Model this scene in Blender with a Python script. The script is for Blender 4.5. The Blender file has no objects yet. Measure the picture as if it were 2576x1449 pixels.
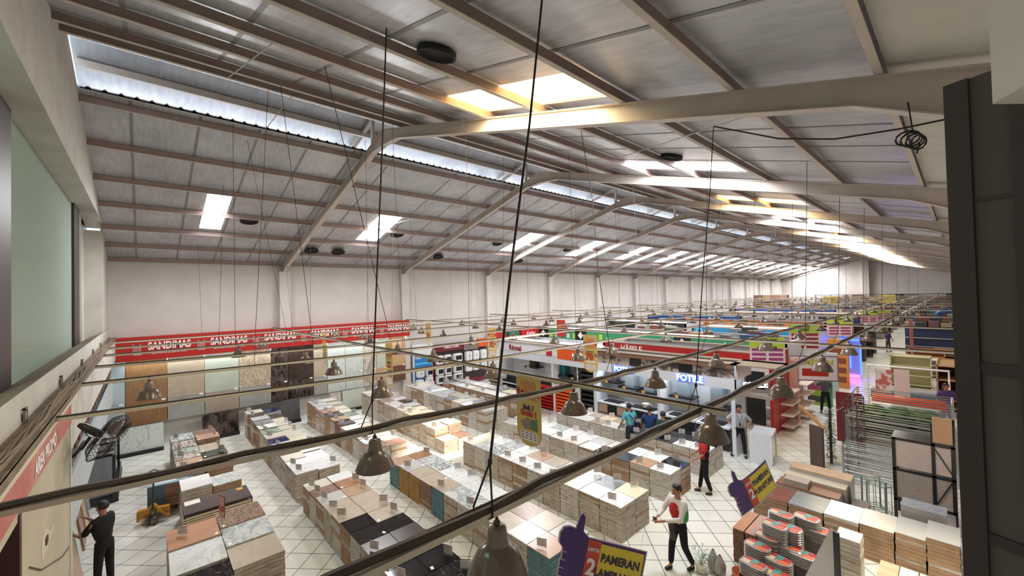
import bpy, bmesh, math, random
from mathutils import Vector, Matrix
from math import radians, sin, cos, pi, atan2, degrees
random.seed(7)
SC = bpy.context.scene
COL = SC.collection
CAMZ = 5.4
# ---------------------------------------------------------------- camera
FPX = 1023.0
YAW, PIT, ROL = radians(47.743), radians(1.02), radians(-1.338)
_f = Vector((-sin(YAW), cos(YAW), 0)); _r = Vector((cos(YAW), sin(YAW), 0)); _u = Vector((0, 0, 1))
_f2 = _f*cos(PIT)+_u*sin(PIT); _u2 = -_f*sin(PIT)+_u*cos(PIT)
_r3 = _r*cos(ROL)+_u2*sin(ROL); _u3 = -_r*sin(ROL)+_u2*cos(ROL)
cd = bpy.data.cameras.new('camera'); cam = bpy.data.objects.new('camera', cd); COL.objects.link(cam)
cam.matrix_world = Matrix(((_r3.x, _u3.x, -_f2.x, 0), (_r3.y, _u3.y, -_f2.y, 0), (_r3.z, _u3.z, -_f2.z, CAMZ), (0, 0, 0, 1)))
cd.sensor_width = 36; cd.lens = 36*FPX/2576; cd.clip_start = .05; cd.clip_end = 400
SC.camera = cam
def ray(px, py): return _f2+_r3*((px-1288)/FPX)+_u3*((724.5-py)/FPX)
CP = Vector((0, 0, CAMZ))
def atz(px, py, z): d = ray(px, py); return CP+d*((z-CAMZ)/d.z)
def atx(px, py, x): d = ray(px, py); return CP+d*(x/d.x)
def aty(px, py, y): d = ray(px, py); return CP+d*(y/d.y)
def atd(px, py, d): return CP+ray(px, py)*d
# ---------------------------------------------------------------- world, exposure
W = bpy.data.worlds.new('sky'); SC.world = W; W.use_nodes = True
W.node_tree.nodes['Background'].inputs[0].default_value = (.80, .88, 1, 1)
W.node_tree.nodes['Background'].inputs[1].default_value = 1.6
SC.view_settings.view_transform = 'Standard'; SC.view_settings.look = 'None'
SC.view_settings.exposure = .85; SC.view_settings.gamma = 1
try: SC.view_settings.use_curve_mapping = False
except Exception: pass
SC.cycles.max_bounces = 7; SC.cycles.diffuse_bounces = 5; SC.cycles.glossy_bounces = 3
SC.cycles.transparent_max_bounces = 12; SC.cycles.transmission_bounces = 3
SC.cycles.sample_clamp_indirect = 6; SC.cycles.caustics_reflective = False; SC.cycles.caustics_refractive = False
SC.cycles.use_denoising = True
def area(name, loc, rot, sx, sy, power, col=(1, 1, 1), spread=180):
    l = bpy.data.lights.new(name, 'AREA'); l.shape = 'RECTANGLE'; l.size = sx; l.size_y = sy
    l.energy = power; l.color = col; l.spread = radians(spread)
    o = bpy.data.objects.new(name, l); COL.objects.link(o); o.location = loc; o.rotation_euler = rot; return o
SLOPE = .272; TA = math.atan(SLOPE)
def T(x): return 9.9-SLOPE*abs(x+10.2)          # top of the rafters
SKYL = [(-16.4, 1.78, .62, 0), (-16.4, 7.4, .95, 0), (-16.4, 15.8, 1.1, 0), (-16.4, 21.6, 1.2, 0)]
for k in range(10): SKYL.append((-16.4, 27.4+6*k, 1.3, 0))
RSKY = [(-4.56, 4.4, .95, 1), (-4.56, 10.0, 1.0, 2), (-4.7, 16.1, 1.1, 1), (-4.9, 22.8, 1.1, 2)]
for k in range(9): RSKY.append((-4.8, 28.4+6*k, .6, 1 if k % 2 == 0 else 2))
for i, (x, y, w, _) in enumerate(SKYL):
    area('skylight_daylight', (x, y, T(x)+.0), (0, -TA, 0), 2.7, w, 150 if y < 60 else 420, (1, .99, .97))
for i, (x, y, w, c) in enumerate(RSKY):
    area('skylight_daylight', (x, y, T(x)+.0), (0, TA, 0), 2.6, w, (95 if c == 1 else 230) if y < 26 else 120, (1, .84, .55) if c == 1 else (.97, .99, 1))
for k in range(14):   # daylight through the open slot under the raised ridge roof
    area('ridge_daylight', (-13.5, 1.9+6*k, T(-13.5)+.40), (0, radians(-100), 0), .4, 5.6, 32, (.95, .98, 1))
# direct sun through the warm skylight, falling on the stacks
sp = bpy.data.lights.new('sun_patch', 'SPOT'); sp.energy = 9000; sp.spot_size = radians(15); sp.spot_blend = .35; sp.color = (1, .82, .6); sp.shadow_soft_size = .25
so = bpy.data.objects.new('sun_through_skylight', sp); COL.objects.link(so); so.location = (-4.6, 10.0, T(-4.6)+.05)
so.rotation_euler = (Vector((-12.3, 7.6, .8))-so.location).to_track_quat('-Z', 'Y').to_euler()
# ---------------------------------------------------------------- materials
MATS = {}
def lin(c):
    if isinstance(c, str):
        c = c.lstrip('#'); c = tuple(int(c[i:i+2], 16)/255 for i in (0, 2, 4))
    return tuple(((v/12.92) if v <= .04045 else ((v+.055)/1.055)**2.4) for v in c)
def newmat(n):
    m = bpy.data.materials.new(n); m.use_nodes = True; nt = m.node_tree; nt.nodes.clear()
    o = nt.nodes.new('ShaderNodeOutputMaterial'); b = nt.nodes.new('ShaderNodeBsdfPrincipled')
    nt.links.new(b.outputs[0], o.inputs[0]); return m, nt, b, o
def M(n, c, rough=.6, metal=0, noise=0, scale=4, emit=None, es=1, c2=None, spec=.5, dist=0, stretch=None, lo=.35, hi=.65, bump=0):
    if n in MATS: return MATS[n]
    m, nt, b, o = newmat(n); c = lin(c)
    b.inputs['Roughness'].default_value = rough; b.inputs['Metallic'].default_value = metal
    b.inputs['Specular IOR Level'].default_value = spec
    b.inputs['Base Color'].default_value = (*c, 1)
    if noise or c2:
        tc = nt.nodes.new('ShaderNodeTexCoord'); mp = nt.nodes.new('ShaderNodeMapping'); nz = nt.nodes.new('ShaderNodeTexNoise')
        oi = nt.nodes.new('ShaderNodeObjectInfo'); mu = nt.nodes.new('ShaderNodeMath'); mu.operation = 'MULTIPLY'; mu.inputs[1].default_value = 37
        nt.links.new(oi.outputs['Random'], mu.inputs[0]); nt.links.new(mu.outputs[0], mp.inputs['Location'])
        nt.links.new(tc.outputs['Object'], mp.inputs['Vector']); nt.links.new(mp.outputs[0], nz.inputs['Vector'])
        if stretch: mp.inputs['Scale'].default_value = stretch
        nz.inputs['Scale'].default_value = scale; nz.inputs['Detail'].default_value = 5; nz.inputs['Distortion'].default_value = dist
        rp = nt.nodes.new('ShaderNodeValToRGB'); rp.color_ramp.elements[0].position = lo; rp.color_ramp.elements[1].position = hi
        d = lin(c2) if c2 else tuple(v*(1-noise) for v in c)
        rp.color_ramp.elements[0].color = (*d, 1); rp.color_ramp.elements[1].color = (*c, 1)
        nt.links.new(nz.outputs['Fac'], rp.inputs[0]); nt.links.new(rp.outputs[0], b.inputs['Base Color'])
        if bump:
            bp = nt.nodes.new('ShaderNodeBump'); bp.inputs['Strength'].default_value = bump; bp.inputs['Distance'].default_value = .02
            nt.links.new(nz.outputs['Fac'], bp.inputs['Height']); nt.links.new(bp.outputs[0], b.inputs['Normal'])
    if emit:
        b.inputs['Emission Color'].default_value = (*lin(emit), 1); b.inputs['Emission Strength'].default_value = es
    MATS[n] = m; return m
def vein(n, c, c2, scale=1.5, w=.03, rough=.12, dist=2.5, st=(1, 2.2, 1)):
    """polished stone with thin veins"""
    if n in MATS: return MATS[n]
    m, nt, b, o = newmat(n)
    tc = nt.nodes.new('ShaderNodeTexCoord'); mp = nt.nodes.new('ShaderNodeMapping'); nz = nt.nodes.new('ShaderNodeTexNoise')
    oi = nt.nodes.new('ShaderNodeObjectInfo'); mu = nt.nodes.new('ShaderNodeMath'); mu.operation = 'MULTIPLY'; mu.inputs[1].default_value = 53
    nt.links.new(oi.outputs['Random'], mu.inputs[0]); nt.links.new(mu.outputs[0], mp.inputs['Location'])
    mp.inputs['Scale'].default_value = st; mp.inputs['Rotation'].default_value = (0, 0, .6)
    nt.links.new(tc.outputs['Object'], mp.inputs['Vector']); nt.links.new(mp.outputs[0], nz.inputs['Vector'])
    nz.inputs['Scale'].default_value = scale; nz.inputs['Detail'].default_value = 6; nz.inputs['Distortion'].default_value = dist
    rp = nt.nodes.new('ShaderNodeValToRGB'); e = rp.color_ramp.elements; a, v = lin(c), lin(c2)
    e[0].position = .5-w*2; e[0].color = (*a, 1); e[1].position = .5+w*2; e[1].color = (*a, 1)
    x = e.new(.5); x.color = (*v, 1)
    nt.links.new(nz.outputs['Fac'], rp.inputs[0]); nt.links.new(rp.outputs[0], b.inputs['Base Color'])
    b.inputs['Roughness'].default_value = rough; MATS[n] = m; return m
def wood(n, c, c2, rough=.35, st=(1, 14, 1), scale=2.5):
    return M(n, c, rough, 0, 0, scale, c2=c2, stretch=st, lo=.3, hi=.7, dist=.6)
def emis(n, c, s):
    if n in MATS: return MATS[n]
    m, nt, b, o = newmat(n); nt.nodes.remove(b); e = nt.nodes.new('ShaderNodeEmission')
    e.inputs[0].default_value = (*lin(c), 1); e.inputs[1].default_value = s; nt.links.new(e.outputs[0], o.inputs[0]); MATS[n] = m; return m
def clear(n, c, mixf=.35, rough=.05):
    if n in MATS: return MATS[n]
    m, nt, b, o = newmat(n); nt.nodes.remove(b)
    t = nt.nodes.new('ShaderNodeBsdfTransparent'); g = nt.nodes.new('ShaderNodeBsdfGlossy'); x = nt.nodes.new('ShaderNodeMixShader')
    t.inputs[0].default_value = (*lin(c), 1); g.inputs['Roughness'].default_value = rough; g.inputs['Color'].default_value = (.9, .95, .92, 1); x.inputs[0].default_value = mixf
    nt.links.new(t.outputs[0], x.inputs[1]); nt.links.new(g.outputs[0], x.inputs[2]); nt.links.new(x.outputs[0], o.inputs[0]); MATS[n] = m; return m
# ---------------------------------------------------------------- mesh helpers
class MB:
    def __init__(s): s.v = []; s.f = []; s.m = []
    def quad(s, a, b, c, d, mi=0):
        n = len(s.v); s.v += [tuple(a), tuple(b), tuple(c), tuple(d)]; s.f.append((n, n+1, n+2, n+3)); s.m.append(mi); return s
    def box(s, x0, y0, z0, x1, y1, z1, mi=0, R=None):
        n = len(s.v); P = [(x, y, z) for z in (z0, z1) for y in (y0, y1) for x in (x0, x1)]
        if R is not None: P = [tuple(R @ Vector(p)) for p in P]
        s.v += P
        for f in ((0, 2, 3, 1), (4, 5, 7, 6), (0, 1, 5, 4), (2, 6, 7, 3), (0, 4, 6, 2), (1, 3, 7, 5)):
            s.f.append(tuple(n+i for i in f)); s.m.append(mi)
        return s
    def bar(s, a, b, w, h=None, mi=0, up=(0, 0, 1)):
        a = Vector(a); b = Vector(b); h = h or w; d = (b-a); L = d.length
        if L < 1e-6: return s
        d /= L; u = Vector(up)
        if abs(d.dot(u)) > .98: u = Vector((0, 1, 0))
        r = d.cross(u).normalized(); u = r.cross(d)
        n = len(s.v)
        for p in (a, b):
            for sx, sz in ((-1, -1), (1, -1), (1, 1), (-1, 1)): s.v.append(tuple(p+r*sx*w/2+u*sz*h/2))
        for f in ((0, 1, 2, 3), (7, 6, 5, 4), (0, 4, 5, 1), (1, 5, 6, 2), (2, 6, 7, 3), (3, 7, 4, 0)): s.f.append(tuple(n+i for i in f)); s.m.append(mi)
        return s
    def tube(s, pts, r, seg=6, mi=0, cap=True):
        pts = [Vector(p) for p in pts]; rs = r if isinstance(r, (list, tuple)) else [r]*len(pts); n0 = len(s.v)
        for i, p in enumerate(pts):
            d = (pts[min(i+1, len(pts)-1)]-pts[max(i-1, 0)]).normalized()
            u = Vector((0, 0, 1)) if abs(d.z) < .9 else Vector((1, 0, 0)); a = d.cross(u).normalized(); b = a.cross(d)
            for k in range(seg):
                t = 2*pi*k/seg; s.v.append(tuple(p+a*cos(t)*rs[i]+b*sin(t)*rs[i]))
        for i in range(len(pts)-1):
            for k in range(seg):
                a = n0+i*seg+k; b = n0+i*seg+(k+1) % seg; s.f.append((a, b, b+seg, a+seg)); s.m.append(mi)
        if cap:
            s.f.append(tuple(n0+k for k in range(seg))); s.m.append(mi)
            e = n0+(len(pts)-1)*seg; s.f.append(tuple(e+seg-1-k for k in range(seg))); s.m.append(mi)
        return s
    def lathe(s, prof, seg=20, c=(0, 0, 0), mi=0):
        n0 = len(s.v); c = Vector(c)
        for (r, z) in prof:
            for k in range(seg): t = 2*pi*k/seg; s.v.append((c.x+r*cos(t), c.y+r*sin(t), c.z+z))
        for i in range(len(prof)-1):
            for k in range(seg):
                a = n0+i*seg+k; b = n0+i*seg+(k+1) % seg; s.f.append((a, b, b+seg, a+seg)); s.m.append(mi)
        return s
    def prism(s, poly, a, b, mi=0, fn=None):
        """poly: 2D outline, extruded from depth a to b, fn(u,v,w)->xyz"""
        fn = fn or (lambda u, v, w: (u, w, v)); n = len(s.v); k = len(poly)
        s.v += [tuple(fn(u, v, a)) for u, v in poly]+[tuple(fn(u, v, b)) for u, v in poly]
        s.f.append(tuple(range(n, n+k))); s.f.append(tuple(range(n+2*k-1, n+k-1, -1))); s.m += [mi, mi]
        for i in range(k): j = (i+1) % k; s.f.append((n+i, n+k+i, n+k+j, n+j)); s.m.append(mi)
        return s
    def mesh(s, name, mats, smooth=False):
        me = bpy.data.meshes.new(name); me.from_pydata(s.v, [], s.f); me.validate()
        mats = mats if isinstance(mats, (list, tuple)) else [mats]
        for m in mats: me.materials.append(m)
        if len(mats) > 1:
            for p, i in zip(me.polygons, s.m): p.material_index = i
        bm = bmesh.new(); bm.from_mesh(me); bmesh.ops.recalc_face_normals(bm, faces=bm.faces); bm.to_mesh(me); bm.free()
        if smooth:
            for p in me.polygons: p.use_smooth = True
        return me
    def obj(s, name, mats, parent=None, loc=None, smooth=False):
        return O(name, s.mesh(name, mats, smooth), parent, loc)
def O(name, data, parent=None, loc=None):
    o = bpy.data.objects.new(name, data); COL.objects.link(o)
    if parent is not None: o.parent = parent
    if loc is not None: o.location = loc
    return o
LABELS = {}
def tag(o, label, cat, group=None, kind=None):
    o['label'] = label; o['category'] = cat
    if group: o['group'] = group
    if kind: o['kind'] = kind
    LABELS.setdefault(label, []).append((o.name, group)); return o
def thing(name, label, cat, loc=(0, 0, 0), rz=0, group=None):
    o = O(name, None, None, loc); o.rotation_euler = (0, 0, rz); o.empty_display_size = .1; return tag(o, label, cat, group)
def S(name, mb, mats, loc=None, parent=None, smooth=False):
    o = mb.obj(name, mats, parent, loc, smooth)
    if parent is None: o['kind'] = 'structure'
    return o
def dup(root, loc, rz=None, label=None, group=None):
    r = root.copy(); COL.objects.link(r); r.location = loc
    if rz is not None: r.rotation_euler = (0, 0, rz)
    if label: r['label'] = label; LABELS.setdefault(label, []).append((r.name, group))
    if group: r['group'] = group
    elif 'group' in r: pass
    def rec(a, b):
        for ch in KIDS.get(a.name, []) or list(a.children):
            c = ch.copy(); COL.objects.link(c); c.parent = b; rec(ch, c)
    rec(root, r); return r
KIDS = {}
ORD = ['first', 'second', 'third', 'fourth', 'fifth', 'sixth', 'seventh', 'eighth', 'ninth', 'tenth', 'eleventh', 'twelfth', 'thirteenth', 'fourteenth', 'fifteenth', 'sixteenth', 'seventeenth', 'eighteenth', 'nineteenth', 'twentieth', 'twenty-first', 'twenty-second', 'twenty-third', 'twenty-fourth', 'twenty-fifth', 'twenty-sixth', 'twenty-seventh', 'twenty-eighth', 'twenty-ninth', 'thirtieth']
FONTS = {}
def text(name, body, size, mat, parent, loc, rot=(pi/2, 0, 0), bold=.0, align='CENTER', extrude=.002, sx=1):
    c = bpy.data.curves.new(name, 'FONT'); c.body = body; c.size = size; c.align_x = align; c.align_y = 'CENTER'; c.extrude = extrude; c.offset = bold; c.resolution_u = 2
    t = bpy.data.objects.new('t', c); COL.objects.link(t)
    dg = bpy.context.evaluated_depsgraph_get(); me = bpy.data.meshes.new_from_object(t.evaluated_get(dg)); bpy.data.objects.remove(t); bpy.data.curves.remove(c)
    me.materials.clear(); me.materials.append(mat)
    o = O(name, me, parent, loc); o.rotation_euler = rot; o.scale = (sx, 1, 1); return o
# ================================================================ materials used by the building
PLASTER = M('plaster', '#d6d0cc', .9, noise=.07, scale=1.3)
PLASTER_IN = M('plaster_near', '#ccc9c1', .9, noise=.12, scale=2.2)
DIRTY = M('dusty_ledge', '#8b7b6a', .95, noise=.35, scale=5, bump=.4)
STEEL = M('painted_steel', '#c8bcb3', .55, noise=.10, scale=3); PURL = M('purlin_steel', '#a58f88', .6, noise=.12, scale=3)
STEELD = M('dusty_steel', '#8d7f77', .7, noise=.2, scale=4)
def foil():
    m, nt, b, o = newmat('roof_foil')
    tc = nt.nodes.new('ShaderNodeTexCoord'); mp = nt.nodes.new('ShaderNodeMapping'); nz = nt.nodes.new('ShaderNodeTexNoise'); n2 = nt.nodes.new('ShaderNodeTexNoise')
    nt.links.new(tc.outputs['Object'], mp.inputs[0]); mp.inputs['Scale'].default_value = (1, 5, 1); nt.links.new(mp.outputs[0], nz.inputs[0]); nz.inputs['Scale'].default_value = 3; nz.inputs['Detail'].default_value = 6
    nt.links.new(tc.outputs['Object'], n2.inputs[0]); n2.inputs['Scale'].default_value = 1.1
    rp = nt.nodes.new('ShaderNodeValToRGB'); rp.color_ramp.elements[0].color = (*lin('#a9abb0'), 1); rp.color_ramp.elements[1].color = (*lin('#d2d3d8'), 1); rp.color_ramp.elements[0].position = .3; rp.color_ramp.elements[1].position = .7
    mx = nt.nodes.new('ShaderNodeMath'); mx.operation = 'ADD'; h = nt.nodes.new('ShaderNodeMath'); h.operation = 'MULTIPLY'; h.inputs[1].default_value = .5
    nt.links.new(nz.outputs['Fac'], mx.inputs[0]); nt.links.new(n2.outputs['Fac'], mx.inputs[1]); nt.links.new(mx.outputs[0], h.inputs[0]); nt.links.new(h.outputs[0], rp.inputs[0])
    nt.links.new(rp.outputs[0], b.inputs['Base Color']); b.inputs['Metallic'].default_value = .45; b.inputs['Roughness'].default_value = .42
    bp = nt.nodes.new('ShaderNodeBump'); bp.inputs['Strength'].default_value = .25; bp.inputs['Distance'].default_value = .03; nt.links.new(n2.outputs['Fac'], bp.inputs['Height']); nt.links.new(bp.outputs[0], b.inputs['Normal'])
    return m
FOIL = foil(); SEAM = M('foil_seam', '#8b898b', .5, metal=.2); SHEET = M('zinc_sheet', '#a8a49c', .5, metal=.3)
def floormat():
    m, nt, b, o = newmat('floor_tiles')
    tc = nt.nodes.new('ShaderNodeTexCoord'); mp = nt.nodes.new('ShaderNodeMapping'); br = nt.nodes.new('ShaderNodeTexBrick')
    mp.inputs['Rotation'].default_value = (0, 0, radians(-45+1.0)); mp.inputs['Location'].default_value = (.13, .22, 0)
    nt.links.new(tc.outputs['Object'], mp.inputs[0]); nt.links.new(mp.outputs[0], br.inputs[0])
    br.offset = 0; br.inputs['Scale'].default_value = 1; br.inputs['Brick Width'].default_value = .482; br.inputs['Row Height'].default_value = .482; br.inputs['Mortar Size'].default_value = .0075; br.inputs['Mortar Smooth'].default_value = .1
    br.inputs['Color1'].default_value = (*lin('#e6e6e0'), 1); br.inputs['Color2'].default_value = (*lin('#dcdcd6'), 1); br.inputs['Mortar'].default_value = (*lin('#4a4945'), 1)
    nt.links.new(br.outputs['Color'], b.inputs['Base Color']); b.inputs['Roughness'].default_value = .22; return m
FLOORM = floormat()
# ================================================================ floor, long wall, end walls
YE = 83.0
mb = MB().box(-21.3, -6, -.12, 3.2, YE+.3, 0); S('floor', mb, FLOORM)
mb = MB().box(-21.25, -4, 0, -21.0, YE, 7.05); S('wall_left', mb, PLASTER)
mb = MB()
mb.prism([(-21.2, 0), (3, 0), (3, T(3)+.4), (-10.2, T(-10.2)+.5), (-21.2, T(-21.2)+.4)], YE, YE+.25); S('wall_back', mb, PLASTER)
S('trim_1', MB().box(-10.1, YE-.9, 0, -9.3, YE, T(-9.3)), PLASTER)        # pier on the far end wall
S('wall_right', MB().box(2.9, -6, 0, 3.2, YE, 7.2), PLASTER)
FR = [4.81+6*k for k in range(13)]
for k, y in enumerate(FR):                                               # wall piers under every frame
    S('trim_%d' % (k+2), MB().box(-21.0, y-.22, 0, -20.68, y+.22, 6.72), PLASTER)
# roof deck (foil) with openings for the skylights
def roof_side(name, xs, side, sky, ys=-1.0):
    """foil under the sheets as thin boxes leaving the skylight rectangles open"""
    mb = MB(); x0, x1 = xs
    ops = sorted(((y-w/2, y+w/2, x-1.38, x+1.38) for x, y, w, c in sky)); y = ys
    def slab(a, b, ya, yb):
        if b-a < .01 or yb-ya < .01: return
        za, zb = T(a)+.16, T(b)+.16
        n = len(mb.v)
        mb.v += [(a, ya, za), (b, ya, zb), (b, yb, zb), (a, yb, za), (a, ya, za+.05), (b, ya, zb+.05), (b, yb, zb+.05), (a, yb, za+.05)]
        for f in ((0, 3, 2, 1), (4, 5, 6, 7), (0, 1, 5, 4), (2, 3, 7, 6), (0, 4, 7, 3), (1, 2, 6, 5)): mb.f.append(tuple(n+i for i in f)); mb.m.append(0)
    for a, b, xa, xb in ops:
        slab(x0, x1, y, a); slab(x0, xa, a, b); slab(xb, x1, a, b); y = b
    slab(x0, x1, y, YE)
    return S(name, mb, FOIL)
roof_side('ceiling_left', (-21.2, -11.55), 'L', SKYL)
roof_side('ceiling_right', (-10.2, 3.0), 'R', RSKY)
# raised ridge roof over the open slot
mb = MB(); n = .62
def rs(xa, xb, dz, t=.05):
    k = len(mb.v)
    mb.v += [(xa, -1, T(xa)+dz), (xb, -1, T(xb)+dz), (xb, YE, T(xb)+dz), (xa, YE, T(xa)+dz), (xa, -1, T(xa)+dz+t), (xb, -1, T(xb)+dz+t), (xb, YE, T(xb)+dz+t), (xa, YE, T(xa)+dz+t)]
    for f in ((0, 3, 2, 1), (4, 5, 6, 7), (0, 1, 5, 4), (2, 3, 7, 6), (0, 4, 7, 3), (1, 2, 6, 5)): mb.f.append(tuple(k+i for i in f)); mb.m.append(0)
rs(-13.3, -10.2, .85); rs(-10.2, -9.55, .85)
S('ceiling_ridge', mb, FOIL)
S('trim_20', MB().box(-9.62, -1, T(-9.6)+.2, -9.58, YE, T(-9.6)+.9), FOIL)
mb = MB()                                                                 # wavy edge of the lower sheet
x = -11.55; prof = [(0, 0), (.07, 0), (.10, .055), (.13, .055), (.16, 0)]; y = -.9
while y < YE-.3:
    for i in range(4):
        (ya, za), (yb, zb) = prof[i], prof[i+1]; za += T(x)+.185; zb += T(x)+.185
        mb.quad((x-.3, y+ya, za-.08), (x, y+ya, za), (x, y+yb, zb), (x-.3, y+yb, zb-.08)); mb.quad((x, y+ya, T(x)+.15), (x, y+ya, za), (x, y+yb, zb), (x, y+yb, T(x)+.15))
    mb.quad((x-.3, y+.16, T(x)+.105), (x, y+.16, T(x)+.185), (x, y+.24, T(x)+.185), (x-.3, y+.24, T(x)+.105)); mb.quad((x, y+.16, T(x)+.15), (x, y+.16, T(x)+.185), (x, y+.24, T(x)+.185), (x, y+.24, T(x)+.15)); y += .24
S('ceiling_sheet_edge', mb, SHEET)
# seams of the foil
for side, xa, xb in (('left', -21.0, -11.6), ('right', -10.1, -.4)):
    mb = MB(); y = -.2
    while y < 70:
        if all(abs(y-s[1]) > s[2]/2+.05 for s in (SKYL if side == 'left' else RSKY)):
            n = len(mb.v); z0, z1 = T(xa)+.155, T(xb)+.155
            mb.v += [(xa, y, z0), (xb, y, z1), (xb, y+.06, z1), (xa, y+.06, z0)]; mb.f.append((n, n+1, n+2, n+3)); mb.m.append(0)
        y += 1.18
    S('ceiling_seams_'+side, mb, SEAM)
# skylights: glowing daylight sheets, one thing each
SKW = emis('skylight_white', '#f6f7ff', 9); SKY_ = emis('skylight_yellow', '#ffd690', 4.2)
def skylight(i, x, y, w, c):
    mb = MB(); n = 18; xs0, xs1 = x-1.36, x+1.36
    for k in range(n):     # corrugated translucent sheet, waves running up the slope
        ya = y-w/2+w*k/n; yb = y-w/2+w*(k+1)/n; za = .03*(k % 2); zb = .03*((k+1) % 2)
        mb.quad((xs0, ya, T(xs0)+.20+za), (xs1, ya, T(xs1)+.20+za), (xs1, yb, T(xs1)+.20+zb), (xs0, yb, T(xs0)+.20+zb))
    S('window_%d' % i, mb, SKY_ if c == 1 else SKW)
for i, s in enumerate(SKYL+RSKY): skylight(i+10, *s)
# purlins
PL = [-11.75, -13.3, -14.9, -16.4, -18.0, -19.5, -20.9]; PR = [-9.2, -8.5, -7.15, -5.85, -4.5, -2.95, -1.6, -.42]
for i, x in enumerate(PL+PR):
    z = T(x); w = .055
    mb = MB().box(x-.03, -.95, z+.012, x+.0, YE, z+.15, 1).box(x-.03, -.95, z+.001, x+.03, YE, z+.012)
    S('trim_purlin', mb, [STEEL, PURL])
xr = -11.7; S('trim_purlin', MB().box(xr-.05, -.95, T(xr)+.68, xr+.05, YE, T(xr)+.83), STEEL)
# portal frames
for k, y in enumerate(FR+[YE-.3]):
    mb = MB(); w = .075; d = .26
    def seg(xa, xb, da=d, db=d):
        za, zb = T(xa), T(xb)
        for (y0, y1, t0, t1) in ((y-.008, y+.008, .04, .96), (y-w, y+w, 0, .04), (y-w, y+w, .96, 1)):
            n = len(mb.v)
            mb.v += [(xa, y0, za-da*t0), (xb, y0, zb-db*t0), (xb, y1, zb-db*t0), (xa, y1, za-da*t0), (xa, y0, za-da*t1), (xb, y0, zb-db*t1), (xb, y1, zb-db*t1), (xa, y1, za-da*t1)]
            for f in ((0, 1, 2, 3), (4, 7, 6, 5), (0, 4, 5, 1), (2, 6, 7, 3), (0, 3, 7, 4), (1, 5, 6, 2)): mb.f.append(tuple(n+i for i in f)); mb.m.append(0)
    seg(-20.3, -10.9); seg(-10.9, -10.2, d, .42); seg(-10.2, -9.4, .42, d); seg(-9.4, -.6); seg(-.6, 1.6, d, .75); seg(1.6, 2.9, .75, .8)
    seg(-21.0, -20.3, .42, d)
    mb.box(-21.0, y-.09, T(-21)-.46, -20.72, y+.09, T(-21)-.4)
    # stub post that lifts the ridge roof
    mb.bar((-12.6, y, T(-12.6)+.74), (-10.3, y, T(-10.3)+.74), .09, .09)
    mb.box(-11.0, y-.04, T(-11)-.02, -10.92, y+.04, T(-11)+.7)
    S('trim_roof_frame', mb, STEEL)
# sag rods / bracing between purlins near the front
mb = MB()
for y0, y1, xa, xb in ((1.2, 1.25, -9.2, -5.85), (2.2, 2.3, -11.5, -9.2), (5.2, 10.4, -18.5, -12.2), (10.6, 5.0, -19.5, -13.0), (5.1, 8.2, -1.0, -5.2), (11.2, 16.2, -18, -12)):
    mb.tube([(xa, y0, T(xa)-.01), (xb, y1, T(xb)-.01)], .009, 5)
S('trim_brace', mb, STEEL)
# white board soffit along the right eave
mb = MB(); n = 0
for (xa, xb) in ((-.38, 2.9),):
    mb.v += [(xa, -1, T(xa)+.10), (xb, -1, T(xb)+.10), (xb, YE, T(xb)+.10), (xa, YE, T(xa)+.10), (xa, -1, T(xa)+.14), (xb, -1, T(xb)+.14), (xb, YE, T(xb)+.14), (xa, YE, T(xa)+.14)]
    for f in ((0, 3, 2, 1), (4, 5, 6, 7), (0, 1, 5, 4), (2, 3, 7, 6), (0, 4, 7, 3), (1, 2, 6, 5)): mb.f.append(tuple(i for i in f)); mb.m.append(0)
S('ceiling_soffit_right', mb, PLASTER_IN)
# turbine vents: dark round holes hanging under the sheets
VM = M('vent_black', '#1d1917', .8); VR = M('vent_ring', '#4a423c', .5)
mb = MB().lathe([(.0, .02), (.42, .02), (.46, .0), (.46, -.05), (.42, -.06), (.40, -.02), (.0, -.03)], 28)
me = mb.mesh('roof_vent', VM, True)
for i, (x, y, w_) in enumerate(((-16.74, 2.79, 'near the first skylight'), (-16.78, 8.41, 'beside the second skylight'), (-18.97, 5.46, 'left of a close pair near the eave'), (-18.98, 6.6, 'right of a close pair near the eave'), (-16.79, 14.28, 'beside the third skylight'), (-18.91, 11.84, 'low above the second wall pier'), (-16.79, 20.14, 'beside the fourth skylight'), (-18.9, 17.8, 'low above the third wall pier'), (-4.23, 2.69, 'on the right slope nearest the viewer'), (-4.24, 8.76, 'on the right slope past the first frame'))):
    o = O('roof_vent', me, None, (x, y, T(x)+(.135 if abs(x) < 5 or x > -17 else .05))); o.scale = (.62, .62, 1) if x < -10 else (.52, .52, 1)
    o.rotation_euler = (0, -TA if x < -10 else TA, 0)
    tag(o, 'round black vent opening in the foil roof, '+w_, 'vent')
# ================================================================ near wall on the left
YW = -.93; ZB = 7.97; ZS = 4.52
mb = MB()
pts = [(-18.4, ZB), (-2.7, ZB), (-10.2, T(-10.2)+.16), (-18.4, T(-18.4)+.16)]
mb.prism(pts, YW-.4, YW); S('wall_near', mb, PLASTER_IN)
S('wall_near_column', MB().box(-21, YW-.45, 4.0, -18.4, YW-.02, T(-18.4)+.1), PLASTER_IN)
S('wall_near_sill', MB().prism([(YW, 4.18), (YW, 4.52), (YW-.38, 4.35), (YW-.5, 4.35), (YW-.5, 4.18)], -21, -2.2, 0, lambda u, v, w: (w, u, v)), [PLASTER_IN])
S('trim_sill_dust', MB().prism([(YW-.01, 4.518), (YW-.01, 4.524), (YW-.38, 4.354), (YW-.38, 4.348)], -21, -2.2, 0, lambda u, v, w: (w, u, v)), DIRTY)
YL = -.72
S('trim_ledge', MB().box(-21, YW, 4.12, -2.2, YL, 4.19), DIRTY)
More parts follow.
